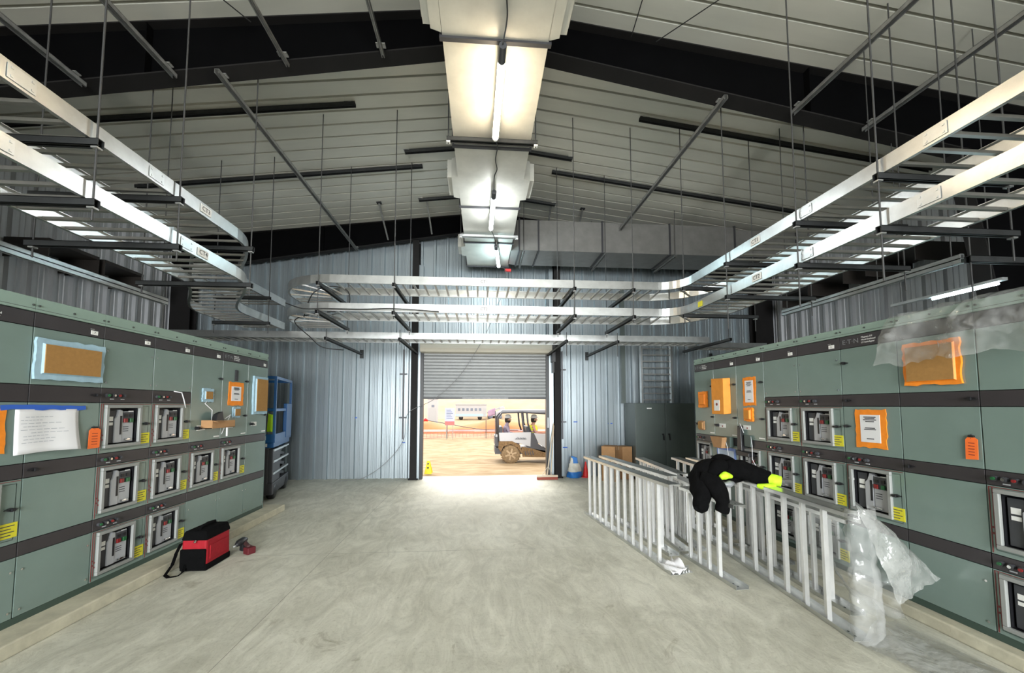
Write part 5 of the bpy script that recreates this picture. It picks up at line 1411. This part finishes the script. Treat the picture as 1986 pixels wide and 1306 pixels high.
sg = thing('site_sign', 'pale blue sign board with a pink lower band standing outside', 'sign', (-1.82, 24, -0.38))
b = MB(); b.box(-0.29, 0.29, -0.02, 0.02, 0.88, 1.93); b.build('board', mat('sign_blue', (0.45, 0.50, 0.75), 0.6), sg)
b = MB(); b.box(-0.29, 0.29, -0.024, -0.02, 0.88, 1.12); b.build('band', PINK, sg)
for k in range(6):
    b = MB(); b.box(-0.2, 0.2-0.06*(k % 3), -0.025, -0.02, 1.28+k*0.1, 1.31+k*0.1); b.build('print_line', GLASSD, sg)
for x in (-0.2, 0.2):
    b = MB(); b.tube((x, 0.03, 0), (x, 0.03, 1.9), 0.02, 6); b.build('post', GALV, sg)
tr = thing('site_trailer', 'long white site trailer with a row of dark windows in the distance', 'trailer', (-3.55, 58, -0.4))
b = MB(); b.box(0, 4.6, 0, 2.4, 0.45, 2.25); b.build('body', UTVW, tr, bevel=0.03)
b = MB(); b.box(-0.1, 4.7, -0.1, 2.5, 2.25, 2.36); b.build('roof', LGREY, tr)
for k in range(6):
    b = MB(); b.box(0.35+k*0.62, 0.70+k*0.62, -0.03, 0.0, 1.35, 1.75); b.build('window', GLASSD, tr)
b = MB(); b.box(4.1, 4.5, -0.03, 0.0, 0.5, 1.75); b.build('door', LGREY, tr)
b = MB(); b.box(0, 4.6, -0.02, 0.0, 0.6, 0.9); b.build('blue_band', mat('pale_cyan', (0.4, 0.66, 0.75), 0.5), tr)
for x in (0.8, 3.6):
    b = MB(); b.lathe([(0.1, -0.1), (0.33, -0.1), (0.33, 0.1), (0.1, 0.1)], (x, 0.15, 0.33), 16, 'y'); b.build('wheel', BLACK, tr)
hut = thing('portable_cabin', 'tall white portable cabin with a small dark plate, left in the distance', 'cabin', (-5.5, 46, -0.4))
b = MB(); b.box(-0.6, 0.55, 0, 1.1, 0.05, 2.9); b.build('body', UTVW, hut, bevel=0.04)
b = MB(); b.box(-0.12, 0.2, -0.03, 0, 1.95, 2.2); b.build('plate', GLASSD, hut)
b = MB(); b.box(-0.66, 0.61, -0.06, 1.16, 2.9, 3.02); b.build('roof', LGREY, hut, bevel=0.03)
b = MB(); b.box(-0.45, 0.4, -0.015, 0.0, 0.15, 1.85); b.build('door', LGREY, hut)
bl = thing('boom_lift', 'pale boom machine with a slanting arm in the distance', 'machine', (2.2, 60, -0.4))
b = MB(); b.box(-0.9, 1.2, 0, 1.6, 0.5, 1.15); b.build('chassis', UTVW, bl, bevel=0.05)
for x in (-0.55, 0.85):
    b = MB(); b.lathe([(0.1, -0.15), (0.42, -0.15), (0.42, 0.15), (0.1, 0.15)], (x, 0.0, 0.42), 16, 'y'); b.build('wheel', GLASSD, bl)
b = MB(); b.bar((-1.0, 0.8, 1.05), (1.6, 0.8, 2.0), 0.22, 0.24); b.build('arm', LGREY, bl)
b = MB(); b.box(0.9, 1.7, 0.3, 1.3, 1.2, 1.9); b.build('cab', UTVW, bl, bevel=0.05)

# ---- side-by-side utility vehicle with two riders
UX, UY, UZ = 1.11, 13.72, -0.37
uv = thing('utility_vehicle', 'muddy white side-by-side utility vehicle with roof, parked outside the door', 'vehicle', (UX, UY, UZ))
def wheel(x, y, par):
    w = MB(); w.lathe([(0.20, -0.11), (0.28, -0.115), (0.325, -0.09), (0.335, 0), (0.325, 0.09), (0.28, 0.115), (0.20, 0.11)], (x, y, 0.335), 30, 'y'); wo = w.build('tyre', TYRE, par)
    k_ = MB()
    for k in range(20):
        a = 2*pi*k/20; k_.bar((x+0.325*cos(a), y-0.10, 0.335+0.325*sin(a)), (x+0.345*cos(a+0.1), y+0.10, 0.335+0.345*sin(a+0.1)), 0.05, 0.02)
    k_.build('tread', TYRE, wo)
    h = MB(); h.lathe([(0.03, -0.09), (0.06, -0.10), (0.20, -0.07), (0.205, -0.05), (0.19, -0.03)], (x, y, 0.335), 24, 'y'); h.build('rim', UTVD, wo)
    for k in range(6):
        a = 2*pi*k/6+0.3; s_ = MB(); s_.bar((x+0.03*cos(a), y-0.115, 0.335+0.03*sin(a)), (x+0.205*cos(a), y-0.10, 0.335+0.205*sin(a)), 0.06, 0.03, (0, 1, 0)); s_.build('spoke', mat('muddy_rim', (0.42, 0.30, 0.18), 0.7), wo)
for x in (0, 2.95):
    for y in (0.12, 1.38): wheel(x, y, uv)
b = MB(); b.box(-0.55, 3.4, 0.18, 1.32, 0.33, 0.55); b.build('frame', UTVD, uv)
b = MB(); b.prism([(-0.42, 1.10), (0.72, 1.11), (0.70, 0.60), (0.30, 0.72), (-0.40, 0.80)], 0.02, 0.05, 'y'); b.build('rear_door', UTVW, uv, bevel=0.008)
b = MB(); b.prism([(0.82, 1.09), (1.0, 1.05), (1.95, 1.0), (1.95, 0.42), (1.3, 0.50), (0.98, 0.72)], 0.02, 0.05, 'y'); b.build('front_door', UTVW, uv, bevel=0.008)
b = MB(); b.prism([(0.70, 1.10), (0.82, 1.09), (0.98, 0.70), (1.35, 0.44), (1.25, 0.38), (0.55, 0.60)], 0.03, 0.045, 'y'); b.build('door_gap_panel', UTVD, uv)
b = MB(); b.prism([(0.38, 0.60), (1.3, 0.44), (2.4, 0.40), (2.4, 0.20), (0.42, 0.24)], 0.03, 0.10, 'y'); b.build('rocker', MUD, uv)
for k in range(4):
    b = MB(); b.bar((0.50+k*0.09, 0.026, 0.44), (0.54+k*0.09, 0.026, 0.30), 0.03, 0.01, (0, 1, 0)); b.build('rocker_slot', UTVD, uv)
b = MB(); b.prism([(-0.42, 0.80), (0.05, 0.80), (0.32, 0.66), (0.42, 0.40), (0.36, 0.38), (0.24, 0.58), (0.0, 0.70), (-0.26, 0.62), (-0.36, 0.42), (-0.44, 0.55)], 0.0, 0.20, 'y'); b.build('fender', MUD, uv)
b = MB(); b.box(-0.55, -0.05, 0.1, 1.4, 0.62, 0.95); b.build('cargo_box', UTVD, uv, bevel=0.01)
b = MB(); b.hexa([(2.1, 0.1, 0.5), (3.5, 0.15, 0.5), (3.5, 1.35, 0.5), (2.1, 1.4, 0.5), (2.1, 0.1, 1.05), (3.4, 0.2, 0.85), (3.4, 1.3, 0.85), (2.1, 1.4, 1.05)]); b.build('hood', UTVW, uv, bevel=0.03)
for k in range(6):
    b = MB(); b.bar((0.20+k*0.055, 0.012, 0.875-k*0.003), (0.235+k*0.055, 0.012, 0.935-k*0.003), 0.016, 0.008, (0, 1, 0)); b.build('door_mark', UTVD, uv)
b = MB(); b.box(0.15, 0.56, 0.008, 0.016, 0.865, 0.885); b.build('door_mark', UTVD, uv)
for y in (0.08, 1.42):
    for nm, pts in (('rear_cage_post', [(-0.43, y, 0.75), (-0.45, y, 1.62), (-0.30, y, 1.80), (0.4, y, 1.82)]), ('middle_cage_post', [(0.52, y, 1.10), (0.44, y, 1.35), (0.40, y, 1.80)]),
                    ('middle_cage_post', [(0.72, y, 1.10), (0.62, y, 1.40), (0.58, y, 1.80)]), ('front_cage_post', [(2.1, y, 1.05), (1.6, y, 1.75), (0.4, y, 1.82)])):
        b = MB(); b.path(pts, 0.032, 8); b.build(nm, UTVD, uv)
b = MB(); b.hexa([(-0.42, 0.05, 1.80), (1.8, 0.05, 1.80), (1.8, 1.45, 1.80), (-0.42, 1.45, 1.80), (-0.30, 0.1, 1.90), (1.7, 0.1, 1.90), (1.7, 1.4, 1.90), (-0.30, 1.4, 1.90)]); b.build('roof', mat('utv_roof', (0.20, 0.20, 0.22), 0.5), uv, bevel=0.02)
b = MB(); b.tube((-0.55, 0.1, 0.9), (-0.55, 0.1, 1.86), 0.012, 6); b.build('flag_whip', UTVD, uv)
b = MB(); b.grid(lambda u, v: (-0.55-0.26*u, 0.1+0.03*sin(u*6), 1.98-0.10*u-0.26*v*(1-0.2*u)), 8, 4); b.build('flag', mat('flag_mauve', (0.5, 0.33, 0.45), 0.8), uv, solid=0.004)
for x in (-0.12, 0.85):
    b = MB(); b.box(x-0.22, x+0.28, 0.15, 1.35, 0.70, 0.82); b.box(x-0.28, x-0.16, 0.15, 1.35, 0.80, 1.30); b.build('seat', UTVD, uv, bevel=0.03)
b = MB(); b.lathe([(0.17, -0.012), (0.185, 0), (0.17, 0.012), (0.16, 0)], (1.42, 0.45, 1.22), 20, 'x'); b.build('steering_wheel', BLACK, uv)
b = MB(); b.tube((1.42, 0.45, 1.22), (1.9, 0.45, 0.95), 0.02, 8); b.build('steering_column', BLACK, uv)

def skin_mesh(name, nodes, edges, m, parent, root=0, sub=1):
    me = bpy.data.meshes.new(name); me.from_pydata([n[0] for n in nodes], edges, []); me.update()
    o = bpy.data.objects.new(name, me); COL.objects.link(o); o.parent = parent
    md = o.modifiers.new('skin', 'SKIN'); md.use_smooth_shade = True
    for i, n in enumerate(nodes):
        d = me.skin_vertices[0].data[i]; d.radius = n[1] if isinstance(n[1], tuple) else (n[1], n[1]); d.use_root = (i == root)
    s = o.modifiers.new('sub', 'SUBSURF'); s.levels = sub; s.render_levels = sub
    me.materials.append(m); return o
def rider(label, base, hat, shirt, vest=False, beard=False, lean=0.0):
    """seated, facing +x; base = point on the seat under the pelvis"""
    t = thing('person', label, 'person', base)
    N = [((0, 0, 0.10), (0.14, 0.12)), ((0.0, 0, 0.25), (0.14, 0.11)), ((0.02+lean, 0, 0.42), (0.16, 0.12)), ((0.02+lean, 0, 0.52), (0.12, 0.09)), ((0.04+lean, 0, 0.58), 0.055), ((0.06+lean, 0, 0.66), 0.075), ((0.07+lean, 0, 0.74), 0.095), ((0.06+lean, 0, 0.81), 0.075),
         ((0.02+lean, 0.17, 0.49), 0.065), ((0.10+lean, 0.22, 0.26), 0.05), ((0.32, 0.14, 0.22), 0.04), ((0.40, 0.11, 0.24), 0.032),
         ((0.02+lean, -0.17, 0.49), 0.065), ((0.10+lean, -0.22, 0.26), 0.05), ((0.32, -0.14, 0.22), 0.04), ((0.40, -0.11, 0.24), 0.032),
         ((0.10, 0.10, 0.08), 0.09), ((0.42, 0.11, 0.10), 0.07), ((0.44, 0.11, -0.28), 0.05), ((0.54, 0.11, -0.33), 0.035),
         ((0.10, -0.10, 0.08), 0.09), ((0.42, -0.11, 0.10), 0.07), ((0.44, -0.11, -0.28), 0.05), ((0.54, -0.11, -0.33), 0.035)]
    E = [(0, 1), (1, 2), (2, 3), (3, 4), (4, 5), (5, 6), (6, 7), (2, 8), (8, 9), (9, 10), (10, 11), (2, 12), (12, 13), (13, 14), (14, 15), (0, 16), (16, 17), (17, 18), (18, 19), (0, 20), (20, 21), (21, 22), (22, 23)]
    bd = skin_mesh('body', N, E, shirt, t)
    hx = 0.07+lean
    b = MB(); b.lathe([(0.02, -0.10), (0.075, -0.07), (0.092, 0.0), (0.09, 0.06), (0.05, 0.095)], (hx+0.012, 0, 0.735), 16); b.build('face', SKIN, t)
    b = MB(); b.path([(hx+0.09, 0, 0.755), (hx+0.125, 0, 0.725), (hx+0.095, 0, 0.715)], [0.012, 0.017, 0.01], 8); b.build('nose', SKIN, t)
    for s_ in (-1, 1):
        b = MB(); b.lathe([(0.002, -0.01), (0.012, -0.004), (0.012, 0.004), (0.002, 0.01)], (hx+0.094, s_*0.035, 0.755), 10); b.build('eye', INK, t)
        b = MB(); b.lathe([(0.004, -0.03), (0.018, -0.015), (0.018, 0.015), (0.004, 0.03)], (hx+0.005, s_*0.098, 0.735), 10); b.build('ear', SKIN, t)
    b = MB(); b.box(hx+0.088, hx+0.102, -0.025, 0.025, 0.683, 0.692); b.build('mouth', REDB, t)
    if beard:
        b = MB(); b.lathe([(0.03, -0.09), (0.07, -0.06), (0.088, -0.02), (0.085, 0.0)], (hx+0.018, 0, 0.705), 14); b.build('beard', HAIR, t)
    b = MB(); b.lathe([(0.09, -0.10), (0.102, -0.04), (0.103, 0.03), (0.09, 0.06)], (hx-0.015, 0, 0.745), 16); b.build('hair', HAIR, t)
    b = MB(); b.lathe([(0.140, 0.0), (0.142, 0.012), (0.118, 0.018), (0.115, 0.07), (0.09, 0.115), (0.04, 0.135), (0.005, 0.138)], (hx, 0, 0.80), 22)
    b.bar((hx+0.10, 0, 0.806), (hx+0.175, 0, 0.80), 0.15, 0.01, (0, 0, 1)); b.build('hard_hat', hat, t)
    for s_ in (-1, 1):
        h = MB(); px, py, pz = 0.40, s_*0.11, 0.24
        h.box(px-0.01, px+0.07, py-0.035, py+0.035, pz-0.014, pz+0.014)
        for k, l in enumerate((0.055, 0.068, 0.064, 0.048)):
            yy = py-0.027+k*0.018; h.path([(px+0.065, yy, pz), (px+0.065+l*0.5, yy, pz+0.008), (px+0.065+l*0.8, yy, pz-0.02)], [0.009, 0.0085, 0.007], 6)
        h.path([(px+0.01, py-s_*0.032, pz), (px+0.04, py-s_*0.06, pz+0.004), (px+0.07, py-s_*0.062, pz-0.008)], [0.011, 0.010, 0.008], 6)
        h.build('hand', SKIN, t)
    if vest:
        b = MB(); b.lathe([(0.17, 0.16), (0.178, 0.28), (0.195, 0.40), (0.17, 0.50), (0.11, 0.545)], (0.015+lean, 0, 0), 18); b.build('hi_vis_vest', HIVIS if False else mat('vest_yellow', (0.85, 0.82, 0.05), 0.7), t)
        b = MB(); b.lathe([(0.186, 0.30), (0.192, 0.35)], (0.015+lean, 0, 0), 18); b.build('vest_band', mat('vest_pink', (0.6, 0.3, 0.4), 0.6), t)
    return t
rider('person in a dark mauve top and white hard hat seated in the vehicle back', (UX-0.14, UY+0.50, UZ+0.80), HATW, SHIRT, beard=True)
rider('person in a yellow hi-vis vest and white hard hat seated at vehicle front', (UX+0.82, UY+0.45, UZ+0.80), HATW, mat('dark_orange_shirt', (0.5, 0.25, 0.2), 0.8), vest=True)
import sys, OpenImageIO as oiio, numpy as np
im=oiio.ImageBuf('/workdir/render_main.png').get_pixels(oiio.FLOAT)
h,w=im.shape[:2]; s=w/1986
pts={'floor_fg':(1000,1200),'floor_mid':(1000,1050),'floor_door':(950,960),'gearL':(120,980),'gearL_up':(250,700),'gearR':(1820,850),'gearRfar':(1560,730),'wall_lo':(640,800),'wall_gable':(650,480),'ceilL':(700,280),'ceilR':(1300,180),'ceilnear':(1250,40),'duct1':(920,200),'duct2':(1000,320),'duct0':(920,40),'trayL':(250,420),'trayR':(1600,490),'wallL':(60,450),'curtain':(940,720),'ground':(900,880),'branch':(1090,460)}
for k,(x,y) in pts.items():
    a=im[int((y-6)*s):int((y+6)*s)+1,int((x-6)*s):int((x+6)*s)+1,:3].mean((0,1))*255
    print(k,a.astype(int))
